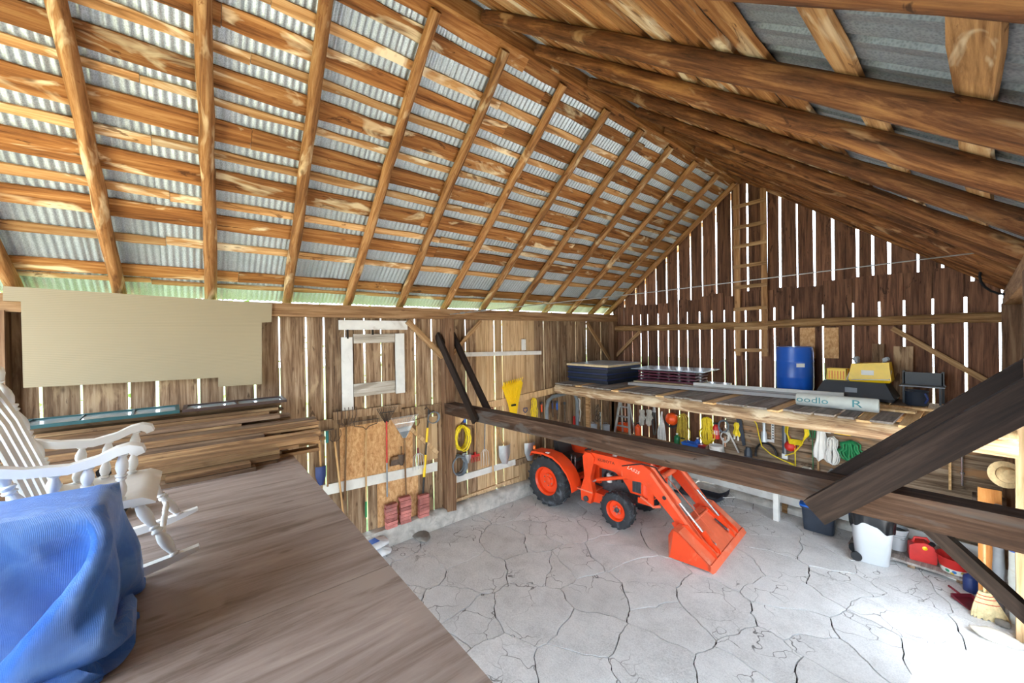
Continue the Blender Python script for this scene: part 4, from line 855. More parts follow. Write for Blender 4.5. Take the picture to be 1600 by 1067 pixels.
def slab_(name, label, cat, cx, cy, z, sx, sy, sz, rz, m, group=None):
    o = MB().box(-sx/2, sx/2, -sy/2, sy/2, 0, sz).build(name, m, None, (cx, cy, z), (0, 0, rz)); return tag(o, label, cat, group)
z = SH
names = ['lowest', 'second lowest', 'third', 'fourth', 'fifth', 'top']
for k in range(6):
    t = thing('panel_door', names[k]+' dark slate panel in the stack beside the left wall', 'panel', (-6.14+R.uniform(-.012, .012), 8.1, z), R.uniform(-.015, .015), 'stack of dark panels')
    MB().box(-.6, .6, -.68, .68, 0, .062).build('core', m_door, t); MB().box(-.615, .615, -.695, .695, .02, .04).build('edge_band', m_navy if k % 2 else m_door, t); z += .066
slab_('particle_sheet', 'cream-edged sheet lying on top of the dark panels', 'sheet', -6.14, 8.1, z, 1.26, 1.42, .045, .02, m_cream); z += .047
m_sheet = mat('pale grey metal sheet', '#b4bcc4', .35, .4, .05, 4)
slab_('metal_sheet', 'pale grey sheet covering the cream-edged sheet', 'sheet', -6.12, 8.14, z, 1.2, 1.3, .008, .05, m_sheet)
m_mar = mat('maroon shutter paint', '#5d1730', .35, 0, .06, 4); z = SH
def louver(label, cx, cy, z, sx, sy, rz, m, group):
    t = thing('shutter', label, 'shutter', (cx, cy, z), rz, group)
    for s in (-1, 1): MB().box(-sx/2, sx/2, s*(sy/2-.03)-.03, s*(sy/2-.03)+.03, 0, .035).build('stile', m, t)
    for s in (-1, 0, 1): MB().box(s*(sx/2-.04)-.04, s*(sx/2-.04)+.04, -sy/2+.06, sy/2-.06, 0, .035).build('rail', m, t)
    MB().box(-sx/2+.06, sx/2-.06, -sy/2+.06, sy/2-.06, .01, .025).build('louver_panel', m, t)
slab_('plywood_sheet', 'beige sheet under the maroon shutters on the shelf', 'sheet', -4.72, 8.84, z, 1.5, .95, .03, .1, m_cream); z += .034
for k, nm in enumerate(('lowest', 'second', 'third', 'uppermost')): louver(nm+' maroon shutter in the stack on the shelf', -4.72+R.uniform(-.03, .03), 8.86, z, 1.35, .75, .1+R.uniform(-.03, .03), m_mar, 'maroon shutters'); z += .07
slab_('metal_sheet', 'pale blue-grey sheet lying on the maroon shutters', 'sheet', -4.68, 8.86, z, 1.7, 1.0, .02, .08, m_sheet)
slab_('tin_lid', 'small shiny sheet lying at the right end of the maroon shutters', 'sheet', -3.72, 8.95, SH, .45, .5, .05, .2, m_alu)
# long siding strips
m_sid = mat('grey vinyl siding', '#a9a7a4', .5, 0, .06, 2)
for k, (p0, p1, w_, lab) in enumerate((((-5.2, 7.82), (-1.3, 8.28), .2, 'long grey siding strip lying nearest the shelf edge'), ((-4.1, 8.2), (-1.4, 8.54), .18, 'long grey siding strip lying behind the nearest strip'), ((-3.9, 8.22), (-1.5, 8.52), .12, 'narrow pale trim strip lying on the siding strips'))):
    a = Vector(p0+(0,)); b_ = Vector(p1+(0,)); d = b_-a; o = thing('siding_strip', lab, 'siding', ((a+b_)/2).to_tuple()[:2]+(SH+(.066 if k == 2 else 0),), math.atan2(d.y, d.x)); L = d.length
    MB().prism([(-w_/2, 0), (w_/2, 0), (w_/2, .03), (w_/2-.02, .03), (w_/2-.02, .055), (0, .04), (-w_/2+.01, .062), (-w_/2, .06)], -L/2, L/2, 'yz').build('strip', m_sid if k < 2 else m_white, o)
# roll of house wrap
m_wrap = mat('white house wrap', '#cfd4cf', .6, 0, .05, 6, .25, '#b3aa90', .68); m_prt = mat('faded teal print', '#4a8d96', .7, 0, .2, 8)
a = at(1246, 623, 1, 7.5); b_ = at(1374, 634, 1, 7.55); d = b_-a; zc = SH+.1; rl_ = thing('house_wrap_roll', 'roll of white house wrap with faded teal print on the shelf edge', 'roll', ((a.x+b_.x)/2, 7.5, SH), math.atan2(d.y, d.x)); L = d.length
MB().lathe([(.03, -L/2), (.095, -L/2), (.1, -L/2+.02), (.098, 0), (.1, L/2-.02), (.095, L/2), (.03, L/2), (.03, -L/2)], 22, (0, 0, .1), (1, 0, 0)).build('roll', m_wrap, rl_, smooth=40)
text('oodlo', .13, m_prt, rl_, (-L*.28, -.1005, .11), (PI/2, 0, 0), xs=1.3); text('R', .15, m_prt, rl_, (L*.26, -.1005, .11), (PI/2, 0, 0), xs=1.4)
# blue barrel
m_bar = mat('blue drum plastic', '#1657b8', .35, 0, .05, 3, 0, '#2b6fcc', .65)
br = thing('barrel', 'large blue plastic barrel with a white label on the high shelf', 'barrel', (-2.34, 9.08, SH))
MB().lathe([(0, .0), (.25, 0), (.285, .03), (.3, .1), (.302, .28), (.308, .3), (.302, .32), (.302, .58), (.308, .6), (.302, .62), (.298, .78), (.285, .85), (.288, .87), (.27, .88), (.26, .85), (0, .85)], 36, (0, 0, 0)).build('drum', m_bar, br, smooth=40)
MB().lathe([(0, .85), (.262, .85), (.262, .872), (0, .875)], 30).build('lid', m_sheet, br, smooth=40); MB().box(.298, .306, -.065, .065, .5, .57).build('label_sticker', m_wht, br, (0, 0, 0), (0, 0, math.radians(-58)))
# black cargo box with yellow mop bucket parts on it
bx_ = thing('cargo_box', 'low black plastic cargo box with sloped sides on the shelf', 'cargo box', (-1.42, 9.0, SH))
MB().add([(-.5, -.3, 0), (.5, -.3, 0), (.5, .3, 0), (-.5, .3, 0), (-.52, -.32, .05), (.52, -.32, .05), (.52, .32, .05), (-.52, .32, .05), (-.4, -.24, .3), (.4, -.24, .3), (.4, .24, .3), (-.4, .24, .3)], [(3, 2, 1, 0), (0, 1, 5, 4), (1, 2, 6, 5), (2, 3, 7, 6), (3, 0, 4, 7), (4, 5, 9, 8), (5, 6, 10, 9), (6, 7, 11, 10), (7, 4, 8, 11), (8, 9, 10, 11)]).build('shell', mat('charcoal plastic', '#23272d', .4, 0, .08, 5), bx_)
MB().box(-.1, .06, -.295, -.28, .12, .2).build('plate', m_grey, bx_, (0, -.005, 0)); 
mb = thing('mop_bucket', 'yellow mop bucket lying upside down with grey castors up', 'mop bucket', (-1.22, 8.98, SH+.302))
MB().add([(-.25, -.17, 0), (.25, -.17, 0), (.25, .17, 0), (-.25, .17, 0), (-.27, -.19, .04), (.27, -.19, .04), (.27, .19, .04), (-.27, .19, .04), (-.23, -.16, .3), (.24, -.16, .34), (.24, .16, .34), (-.23, .16, .3)], [(3, 2, 1, 0), (0, 1, 5, 4), (1, 2, 6, 5), (2, 3, 7, 6), (3, 0, 4, 7), (4, 5, 9, 8), (5, 6, 10, 9), (6, 7, 11, 10), (7, 4, 8, 11), (8, 9, 10, 11)]).build('tub', m_yel, mb)
for sx in (-1, 1):
    for sy in (-1, 1):
        cst = MB().tube([(sx*.17, sy*.1, .3), (sx*.17, sy*.1, .36)], .015, 6); cst.lathe([(0, -.012), (.035, -.012), (.035, .012), (0, .012)], 12, (sx*.19, sy*.1, .385), (0, 1, 0)).build('castor', m_grey, mb)
MB().box(-.1, .06, -.182, -.17, .12, .2).build('label_sticker', m_wht, mb); MB().tube([(-.26, -.1, .15), (-.3, -.14, .02), (-.2, -.2, .03), (.25, -.2, .06), (.26, -.05, .2)], .008, 6).build('bail_wire', m_wht, mb, smooth=60)
wg = thing('mop_wringer', 'small yellow mop wringer basket left of the mop bucket', 'mop wringer', (-1.66, 8.95, SH+.302))
for s in (-1, 1): MB().prism([(-.13, 0), (.13, 0), (.15, .2), (-.15, .2)], s*.09, s*.1).build('side', m_yel, wg)
for s in (-1, 1): MB().prism([(-.1, 0), (.1, 0), (.1, .2), (-.1, .2)], s*.13, s*.145, 'yz').build('end', m_yel, wg)
MB().box(-.13, .13, -.09, .09, 0, .015).build('base', m_yel, wg)
for k in range(6): MB().bar((-.1+.04*k, -.102, .02), (-.1+.04*k, -.102, .16), .016, .008).build('slot_rib', m_ora, wg)
# leaning boards and black stand
for x0, x1, yt, yb, lab, ly in ((1362, 1382, 537, 612, 'narrow grey board leaning behind the yellow mop bucket', 9.38), (1396, 1427, 541, 616, 'wide weathered board leaning right of the cargo box', 9.36)):
    a = at(x0, yt, 1, ly); b_ = at(x1, yt, 1, ly); h = a.z-SH; o = plank(h, b_.x-a.x, .022, 2, 4, .006).build('leaning_board', m_wallL, None, ((a.x+b_.x)/2, ly, SH+h/2), (-.06, 0, 0)); tag(o, lab, 'board')
cs = thing('black_stand', 'black square-backed stand at the right end of the high shelf', 'stand', (-.62, 9.05, SH))
for s in (-1, 1): MB().box(s*.22-.015, s*.22+.015, .1, .13, 0, .5).build('upright', m_blk, cs); MB().box(s*.2-.012, s*.2+.012, -.14, -.11, 0, .27).build('leg', m_blk, cs)
MB().box(-.22, .22, .1, .115, .25, .48).build('back_panel', m_blk, cs); MB().box(-.25, .25, -.17, .16, .265, .28).build('seat_tray', m_grey, cs)
pt = thing('stock_pot', 'dark pot with a ridged side standing in front of the black stand', 'pot', (-.66, 8.72, SH)); MB().lathe([(0, 0), (.12, 0), (.13, .02), (.13, .2), (.14, .22), (.13, .23), (.12, .21), (.12, .02), (0, .02)], 22).build('body', m_door, pt, smooth=40); MB().tube([(.1, -.1, .05), (.13, -.13, .12), (.1, -.1, .2)], .015, 6).build('handle', m_navy, pt)
for k, (x, y, L, rz, lab) in enumerate(((-1.0, 7.75, .75, .06, 'short pine offcut right of the house wrap roll'), (-.75, 7.95, .6, .12, 'second short pine offcut lying behind the roll end'), (-.85, 7.6, .5, -.05, 'pine offcut lying uppermost near the shelf log'))):
    o = plank(L, .14, .03, 0, 1).build('pine_offcut', m_pine, None, (x, y+.25, SH+.016), (0, 0, rz)); tag(o, lab, 'offcut')
# ================================================================= WORKBENCH UNDER THE SHELF
wbn = thing('workbench', 'long plank workbench against the gable wall behind the tractor', 'workbench', (-3.2, 9.05, 0)); BT = .93
for k in range(4): MB().box(-3.45, 3.3, -.36+.165*k, -.20+.165*k, BT-.045, BT).build('top_plank', m_logX, wbn)
MB().box(-3.45, 3.3, -.34, -.30, BT-.17, BT-.045).build('apron', m_white, wbn)
for x in (-3.3, -1.6, .62, 1.85, 3.2): MB().box(x-.045, x+.045, -.32, -.23, 0, BT-.045).build('leg', m_white, wbn); MB().bar((x, -.25, .45), (x+.0, .22, .84), .04, .07).build('leg_brace', m_white, wbn); MB().box(x-.045, x+.045, .2, .28, 0, BT-.045).build('leg', m_logX, wbn)
MB().box(-3.4, 3.25, .18, .22, .2, .36).build('lower_rail', m_white, wbn)
GO = .11
def onG(name, label, cat, px_, py_, group=None, y=None): p = at(px_, py_, 1, (y or GY-GO)); return thing(name, label, cat, p, 0, group)
def onB(name, label, cat, px_, py_, y=9.2, rz=0, group=None): p = at(px_, py_, 1, y); return thing(name, label, cat, (p.x, y, BT), rz, group)
def drape(t, w, h, m, folds=4, taper=.3, dep=.05, nm='cloth'):
    def fn(u, v):
        a_ = 2*PI*u; c_, s_ = math.cos(a_), math.sin(a_); q = w/2*(taper+(1-taper)*min(1, v*1.5))*(1+.15*mnoise.noise(Vector((v*4, w*9, 1)))); return (c_*q+.03*mnoise.noise(Vector((c_, v*3, h*7))), s_*dep*(.4+.6*v)+.02*math.sin(folds*PI*c_)*v, -h*v+.05*h*math.sin(folds*c_*2)*v)
    return MB().grid(fn, 28, 12, True).build(nm, m, t, smooth=60)
def bottle(t, r, h, m, mc=None, n=14):
    MB().lathe([(0, 0), (r, 0), (r, h*.6), (r*.9, h*.68), (r*.35, h*.8), (r*.35, h*.92), (0, h*.92)], n).build('body', m, t, smooth=40); MB().lathe([(r*.4, h*.88), (r*.4, h), (0, h)], n).build('cap', mc or m_wht, t)
# hung things, from left to right
t, v = onL('white_rope', 'white rope loop hung left of the light brown support post', 'rope', (902, 622), (902, 640)); hank(t, m_rope_w, .16, .6, 4, .009)
t, v = onL('red_handle_saw', 'slim red-handled saw hung under the white rope loop', 'saw', (897, 650), (897, 660)); MB().prism([(-.03, 0), (.03, 0), (.04, -.3), (-.04, -.3)], -.012, .012).build('handle', m_red, t); MB().box(-.03, .03, -.004, .004, -.62, -.3).build('saw_blade', m_alu, t)
t, v = onL('cable_tangle', 'tangled brown wires hung from a nail near the support post', 'wire', (932, 632), (932, 640))
for k in range(9): MB().tube([(R.uniform(-.05, .05), -.02*k*.3, 0)]+[(R.uniform(-.16, .16), R.uniform(-.06, 0), -.12*j) for j in range(1, 5)], .006, 5).build('strand', m_rust, t, smooth=60)
for px_, lab in ((927, 'white metal can on the wall bracket left of the ladder'), (947, 'second white metal can on the wall bracket nearer the ladder')):
    q_ = at(px_, 674, 0, LX+.17); t = thing('paint_can', lab, 'can', q_); MB().lathe([(0, 0), (.1, 0), (.1, .17), (.105, .18), (.1, .19), (.085, .19), (.085, .18), (0, .18)], 20).build('tin', m_sheet, t, smooth=40); MB().tube([(-.1, 0, .15), (-.06, -.02, .25), (.06, -.02, .25), (.1, 0, .15)], .005, 5).build('bail', m_wire, t); MB().box(-.13, .05, -.12, .12, -.03, -.002).build('bracket', m_bl, t)
t, v = onL('steel_rod', 'pale steel rod hung between the two cans', 'rod', (938, 645), (938, 660)); MB().tube([(0, 0, 0), (.01, .0, -.75)], .018, 8).build('rod', m_alu, t, smooth=40); MB().lathe([(.03, 0), (.03, .02), (0, .02)], 8).build('end', m_alu, t)
ld = onG('step_ladder', 'short aluminium step ladder standing on the bench', 'ladder', 976, 682, y=9.1); ld.location.z = BT
for s in (-1, 1): MB().bar((s*.24, -.12, 0), (s*.13, 0, .95), .03, .07, (0, 1, 0)).build('front_rail', m_alu, ld); MB().bar((s*.2, .2, 0), (s*.12, .03, .93), .025, .05, (0, 1, 0)).build('rear_leg', m_alu, ld)
for z_ in (.22, .48, .74): MB().box(-.2+.06*z_, .2-.06*z_, -.12+.1*z_, -.03+.1*z_, z_, z_+.025).build('step', m_alu, ld)
MB().box(-.16, .16, -.06, .1, .95, .98).build('top_cap', m_sheet, ld)
t = onB('chainsaw_case', 'orange plastic case half hidden behind the step ladder', 'case', 974, 684, 9.38); MB().prism([(-.16, 0), (.16, 0), (.19, .05), (.17, .2), (.1, .26), (-.12, .24), (-.18, .1)], -.05, .05).build('shell', m_ora, t); MB().tube([(-.08, 0, .24), (-.05, 0, .3), (.05, 0, .31), (.08, 0, .25)], .014, 6).build('handle', m_blk, t)
t = onB('orange_jug', 'orange jug standing right of the step ladder', 'jug', 997, 681, 9.32); bottle(t, .08, .34, m_ora, m_blk)
for x, lab in ((1003, 'left one of a pair of beige work gloves hung under the shelf'), (1014, 'right one of a pair of beige work gloves hung under the shelf')):
    t = onG('work_glove', lab, 'glove', x, 640); drape(t, .16, .26, m_rag, 2, .8, .04, 'palm')
    for k in range(4): MB().tube([(-.06+.04*k, -.02, -.22), (-.065+.042*k, -.03, -.4-.03*(k in (1, 2)))], .02, 7).build('finger', m_rag, t, smooth=60)
    MB().tube([(.07, -.02, -.12), (.12, -.03, -.22)], .02, 7).build('thumb', m_rag, t, smooth=60)
t = onG('bolt_cutter', 'dark bolt cutters hung between the beige gloves and the white rag', 'bolt cutter', 1022, 644); MB().tube([(-.02, 0, 0), (-.05, 0, -.3), (-.02, 0, -.6)], .018, 6).build('arm', m_blk, t); MB().tube([(.02, 0, 0), (.05, 0, -.3), (.02, 0, -.6)], .018, 6).build('arm', m_blk, t); MB().prism([(-.04, 0), (.04, 0), (.02, .14), (-.02, .14)], -.015, .015).build('jaws', m_alu, t)
t = onG('white_rag', 'long white rag hung from a nail above the bench', 'rag', 1034, 643); drape(t, .2, .78, m_rope_w, 3, .25, .06)
t = onG('hard_hat', 'orange hard hat with a black brim hung on the gable wall', 'hard hat', 1049, 655); MB().lathe([(.16, 0), (.16, .03), (.145, .09), (.11, .14), (.06, .165), (0, .17)], 22, (0, .05, 0), (0, -1, .25)).build('crown', m_ora, t, smooth=50); MB().lathe([(.15, 0), (.2, .01), (.2, .02), (.15, .02)], 22, (0, .05, -.03), (0, -1, .25), 2.4, 7.0).build('brim', m_blk, t)
t = onG('rope_hank', 'olive-yellow rope hank hung right of the orange hard hat', 'rope', 1068, 647); hank(t, mat('olive rope', '#b59a2e', .7, 0, .15, 15), .3, .72, 12, .011, .6)
t = onG('rope_hank', 'bright yellow rope hank hung left of the red extinguisher', 'rope', 1106, 652); hank(t, m_rope_y, .34, .62, 14, .011, .45)
t = onB('green_bottle', 'green bottle standing on the bench under the orange hard hat', 'bottle', 1058, 695, 9.3); bottle(t, .07, .26, m_green)
t = onB('olive_jar', 'small olive jar next to the green bottle', 'jar', 1067, 698, 9.3); MB().lathe([(0, 0), (.07, 0), (.075, .08), (.06, .14), (.05, .15), (0, .15)], 14).build('body', MATS['olive rope'], t, smooth=40); MB().lathe([(.05, .15), (.05, .17), (0, .17)], 14).build('lid', m_blk, t)
t = onB('blue_tray', 'bright blue plastic tray on the bench', 'tray', 1080, 702, 9.2); MB().add([(-.15, -.1, 0), (.15, -.1, 0), (.15, .1, 0), (-.15, .1, 0), (-.18, -.13, .12), (.18, -.13, .12), (.18, .13, .12), (-.18, .13, .12)], [(3, 2, 1, 0), (0, 1, 5, 4), (1, 2, 6, 5), (2, 3, 7, 6), (3, 0, 4, 7)]).build('tub', m_blu, t); MB().tube([(-.18, -.13, .12), (.18, -.13, .12), (.18, .13, .12), (-.18, .13, .12)], .01, 6, True).build('rim', m_blu, t)
t = onB('blue_bottle', 'blue bottle beside the blue tray', 'bottle', 1090, 702, 9.3); bottle(t, .06, .25, m_blu)
t = onB('red_box', 'small dark red box between the blue bottle and the white tub', 'box', 1098, 704, 9.25); MB().box(-.09, .09, -.06, .06, 0, .1).build('carton', m_maroon, t); MB().box(-.095, .095, -.065, .065, .1, .12).build('lid', m_red, t)
t = onB('blue_carton', 'flat blue carton in front of the dark red box', 'box', 1106, 706, 9.08); MB().box(-.1, .1, -.05, .05, 0, .07).build('carton', m_navy, t); MB().box(-.06, .06, -.052, -.05, .015, .05).build('label_sticker', m_wht, t)
t = onB('white_tub', 'white plastic tub on the bench below the red extinguisher', 'tub', 1119, 706, 9.15); MB().lathe([(0, 0), (.11, 0), (.14, .17), (.15, .18), (.15, .2), (.135, .2), (.1, .02), (0, .02)], 22).build('bucket', m_wht, t, smooth=40); MB().tube([(-.15, 0, .18), (-.1, -.12, .12), (.1, -.12, .12), (.15, 0, .18)], .006, 5).build('bail', m_wht, t)
t = onG('fire_extinguisher', 'red cylinder extinguisher with a white label hung on the gable wall', 'extinguisher', 1119, 685); MB().lathe([(0, 0), (.07, 0), (.075, .02), (.075, .26), (.05, .31), (.025, .33), (0, .33)], 16).build('cylinder', m_red, t, smooth=40); MB().lathe([(.0765, .1), (.0765, .2)], 10, (0, 0, 0), (0, 0, 1)).build('label_sticker', m_wht, t); MB().box(-.06, .04, -.02, .02, .33, .37).build('valve', m_blk, t)
t = onG('wire_coil', 'pale grey wire coil hung right of the red extinguisher', 'wire coil', 1131, 656); coil(t, m_rope_d, .11, .14, 5, .009, .008, .05)
t = onG('wire_coil', 'grey figure-eight wire coil below the pale coil', 'wire coil', 1133, 674); coil(t, m_rope_w, .09, .12, 4, .008, .008, .05)
t = onG('paint_brush', 'white-handled brush leaning on the wall behind the bench', 'brush', 1139, 676); MB().bar((0, 0, 0), (.22, -.04, -.4), .035, .02).build('handle', m_wht, t); MB().bar((.0, 0, 0), (-.05, .0, .1), .06, .03).build('bristles', m_rag, t)
t = onG('white_brush', 'small white brush hung left of the leaning brush', 'brush', 1130, 684); MB().bar((0, 0, 0), (0, 0, -.3), .03, .02).build('handle', m_wht, t); MB().bar((0, 0, -.3), (0, 0, -.4), .06, .03).build('bristles', m_wht, t)
t = onG('yellow_glove', 'yellow and grey work glove hung by the black saw', 'glove', 1151, 660); drape(t, .13, .3, m_rope_y, 2, .7, .03, 'palm'); MB().tube([(-.04, 0, -.28), (-.05, -.01, -.38)], .02, 6).build('finger', m_rope_w, t); MB().tube([(.03, 0, -.28), (.03, -.01, -.4)], .02, 6).build('finger', m_rope_w, t)
t = onG('hand_saw', 'black hand saw hung at a slant under the shelf', 'saw', 1154, 655); MB().prism([(-.05, .02), (.06, 0), (.14, -.55), (.08, -.58)], -.006, .006).build('saw_blade', m_door, t); MB().prism([(-.07, .12), (.05, .12), (.06, .0), (-.05, .02)], -.015, .015).build('handle', m_blk, t)
t = onG('yellow_cable', 'thin yellow cable drooping from the shelf down to the bench', 'cable', 1184, 655); MB().tube([(-.12, 0, .05), (-.02, 0, -.12), (.03, -.03, -.35), (.1, -.08, -.55), (.28, -.14, -.66), (.5, -.14, -.74), (.62, -.12, -.77)], .011, 6).build('cable', m_rope_y, t, smooth=60); MB().tube([(.6, -.12, -.77), (.68, -.12, -.79)], .02, 6).build('plug', m_rope_y, t)
t = onG('clear_bottle', 'clear plastic bottle hung upside down by the yellow cable', 'bottle', 1194, 690); MB().lathe([(0, 0), (.06, 0), (.055, .18), (.03, .24), (.03, .42), (0, .42)], 14).build('body', m_sheet, t, smooth=40); MB().lathe([(.035, .4), (.035, .46), (0, .46)], 10).build('cap', m_wht, t)
t = onG('steel_square', 'steel carpenter square hung on the gable wall', 'square', 1207, 660); MB().box(-.02, .03, -.004, .004, -.42, 0).build('long_arm', m_alu, t); MB().box(-.14, -.02, -.004, .004, -.42, -.37).build('short_arm', m_alu, t)
for k in range(6): MB().box(-.005, .02, -.006, -.004, -.07-.055*k, -.04-.055*k).build('slot', m_blk, t)
t = onG('fan_belt', 'black rubber belt loop leaning on the wall behind the bench', 'belt', 1197, 704); MB().tube([(.2*math.cos(PI*i/14), .0, .26*math.sin(PI*i/14)-.1) for i in range(15)], .022, 6).build('belt', m_blk, t, smooth=60); MB().box(-.22, -.18, -.02, .02, -.16, -.09).build('buckle', m_gry, t)
t = onG('spirit_level', 'long grey level hung upright on the gable wall', 'level', 1226, 662); MB().box(-.045, -.01, -.015, .015, -.62, .1).build('dark_half', m_door, t); MB().box(-.01, .025, -.015, .015, -.62, .1).build('bar', m_grey, t); MB().box(-.05, .05, -.02, .02, -.72, -.62).build('end_block', m_wht, t)
t = onG('extension_cord', 'bright yellow extension cord looped under the shelf above the red ball', 'cord', 1246, 660); 
for k in range(7): MB().tube([(-.2+.012*k, -.01*k, .03), (-.22+.01*k, -.01*k, -.22), (-.12, -.012*k, -.36-.012*k), (.08, -.012*k, -.36-.012*k), (.2-.01*k, -.01*k, -.2), (.19-.012*k, -.01*k, .03)], .012, 6).build('strand', m_rope_y, t, smooth=60)
MB().tube([(-.05, -.03, -.38), (-.03, -.05, -.6), (-.03, -.05, -.9)], .011, 6).build('strand', m_rope_y, t); MB().tube([(.1, -.03, -.38), (-.05, -.06, -.62), (-.2, -.06, -.7)], .011, 6).build('strand', m_rope_y, t, smooth=60)
t = onG('red_ball', 'red ball hung beside the grey level', 'ball', 1235, 697); MB().lathe([(.105*math.sin(PI*i/12), -.105*math.cos(PI*i/12)) for i in range(13)], 18).build('ball', m_red, t, smooth=60); MB().tube([(0, 0, .1), (0, 0, .2)], .006, 5).build('cord', m_red, t)
t = onG('green_strap', 'thin green strap hung left of the white apron', 'strap', 1269, 668); MB().bar((0, 0, 0), (.01, 0, -.85), .035, .008).build('webbing', m_green, t); MB().tube([(-.03, 0, -.2), (-.05, -.01, 0), (.0, -.01, .06), (.05, -.01, 0), (.03, 0, -.2)], .014, 6).build('loop', m_green, t, smooth=60)
t = onG('white_apron', 'white cloth apron hung under the shelf', 'apron', 1283, 660); drape(t, .25, .72, m_wht, 3, .35, .05); MB().box(.05, .15, -.02, 0, -.18, .05).build('paper_tag', m_wht, t)
t = onG('wood_stake', 'upright wooden stake below the white apron', 'stake', 1278, 705); MB().bar((0, .03, 0), (0, .03, -.48), .045, .03).build('stick', m_bl, t); MB().lathe([(.03, 0), (0, .05)], 4, (0, .03, 0)).build('tip', m_bl, t)
t = onG('rope_hank', 'white cord hank hung beside the white apron', 'rope', 1301, 683); hank(t, m_rope_w, .2, .5, 12, .011, .35)
t = onG('green_hose', 'green hose hank hung at the right of the bench wall', 'hose', 1330, 690); hank(t, m_green, .34, .34, 9, .018, .5, .1)
for k in range(5): MB().tube([(-.05, -.03*k, -.3), (.1, -.03*k, -.4), (.3, -.02*k, -.38), (.32, -.02*k, -.25), (.12, -.02*k, -.28)], .018, 6).build('strand', m_green, t, smooth=60)
t = onB('plastic_tray', 'clear plastic tray with folded sheets below the green hose', 'tray', 1320, 730, 9.2); MB().box(-.22, .22, -.14, .14, 0, .02).build('base', m_sheet, t)
for s in (-1, 1): MB().box(-.22, .22, s*.14-.006, s*.14+.006, .02, .14).build('side', m_sheet, t); MB().box(s*.22-.006, s*.22+.006, -.134, .134, .02, .14).build('side', m_sheet, t)
drape(t, .3, .1, m_wht, 4, .7, .12, 'film')
for c_ in t.children:
    if c_.name.startswith('film'): c_.location = (0, 0, .14)
t = onB('tool_case', 'long blue-grey tool case lying on the bench', 'case', 1192, 722, 9.0, .05); MB().box(-.42, .42, -.1, .1, 0, .1).build('shell', mat('blue grey plastic', '#7d8896', .5), t); MB().box(-.08, .08, -.115, -.1, .03, .07).build('latch', m_blk, t)
t = onB('jar', 'dark jar with a pale label on the bench', 'jar', 1169, 712, 9.2); MB().lathe([(0, 0), (.075, 0), (.075, .2), (.05, .24), (.05, .28), (0, .28)], 16).build('body', m_door, t, smooth=40); MB().lathe([(.0765, .06), (.0765, .17)], 8, (0, 0, 0), (0, 0, 1), -1.2, 1.2).build('label_sticker', m_cream, t)
t = onB('note_pad', 'flat white pad lying at the bench edge', 'pad', 1145, 712, 9.0, .2); MB().box(-.12, .12, -.07, .07, 0, .012).build('sheets', m_wht, t); MB().box(-.12, .12, -.085, -.07, 0, .016).build('binding', m_blu, t)
t = onB('battery_charger', 'small white charger at the right of the bench top', 'charger', 1262, 726, 9.15); MB().prism([(-.08, 0), (.08, 0), (.08, .05), (.03, .12), (-.08, .12)], -.06, .06).build('housing', m_wht, t); MB().box(-.03, .03, -.065, -.06, .03, .08).build('vent', m_blk, t)
t = onG('garden_stake', 'pale wooden stake hung near the right corner', 'stake', 1484, 705); MB().bar((0, 0, .1), (0, 0, -.62), .03, .03).build('stick', m_pine, t); MB().tube([(0, .0, .1), (0, .05, .12)], .008, 5).build('nail', m_gry, t)
t = onG('chrome_rod', 'chrome shower rod hung near the right corner', 'rod', 1503, 690); MB().tube([(0, 0, .15), (0, 0, -.7)], .014, 8).build('rod', m_ste, t, smooth=40); MB().lathe([(.03, -.01), (.03, .01)], 10, (0, 0, -.2)).build('collar', m_ste, t); MB().lathe([(.03, -.01), (.03, .01)], 10, (0, 0, -.5)).build('collar', m_ste, t)
t = onB('bench_grinder', 'grey bench grinder at the right end of the bench', 'grinder', 1545, 752, 9.1); MB().tube([(-.1, 0, .2), (.1, 0, .2)], .07, 14).build('motor', m_grey, t, smooth=40); MB().box(-.08, .08, -.08, .08, 0, .14).build('base', m_gry, t)
for s in (-1, 1): MB().tube([(s*.12, 0, .2), (s*.16, 0, .2)], .09, 18).build('wheel', m_rust, t, smooth=40)
hp = at(1586, 744, 1, 7.9); t = thing('straw_hat', 'straw hat hung behind the right post', 'hat', (.18, 7.9, hp.z), 0); m_straw = mat('straw', '#cdb58a', .8, 0, .1, 30, .4)
MB().lathe([(.165, 0), (.1, .01), (.095, .06), (.07, .1), (0, .11)], 24, (0, 0, 0), (.35, -.8, .2)).build('brim', m_straw, t, smooth=50); MB().lathe([(.1, .012), (.1, .03)], 20, (0, 0, 0), (.35, -.8, .2)).build('hat_band', m_handd, t)
t = onG('orange_can', 'orange spray can on the right corner wall', 'can', 1577, 716); MB().lathe([(0, 0), (.05, 0), (.05, .26), (.03, .3), (0, .3)], 12).build('can', m_ora, t, smooth=40); MB().lathe([(.03, .3), (.03, .35), (0, .35)], 10).build('cap', m_red, t)
t = onG('yellow_sign', 'small yellow tag under the shelf right of the apron', 'tag', 1316, 675); MB().box(-.12, .12, -.01, .01, -.05, .06).build('plate', m_yel, t); MB().tube([(0, 0, .06), (0, 0, .16)], .005, 5).build('string', m_rope_w, t)
t = onG('red_funnel', 'red funnel under the shelf next to the big brace', 'funnel', 1383, 682, y=GY-.25); MB().lathe([(.1, .12), (.03, .02), (.015, -.08), (.012, -.08), (.025, .02), (.095, .12)], 16).build('cone', m_red, t, smooth=40); MB().tube([(.1, 0, .12), (.14, 0, .1), (.13, 0, .04)], .008, 5).build('handle', m_red, t)
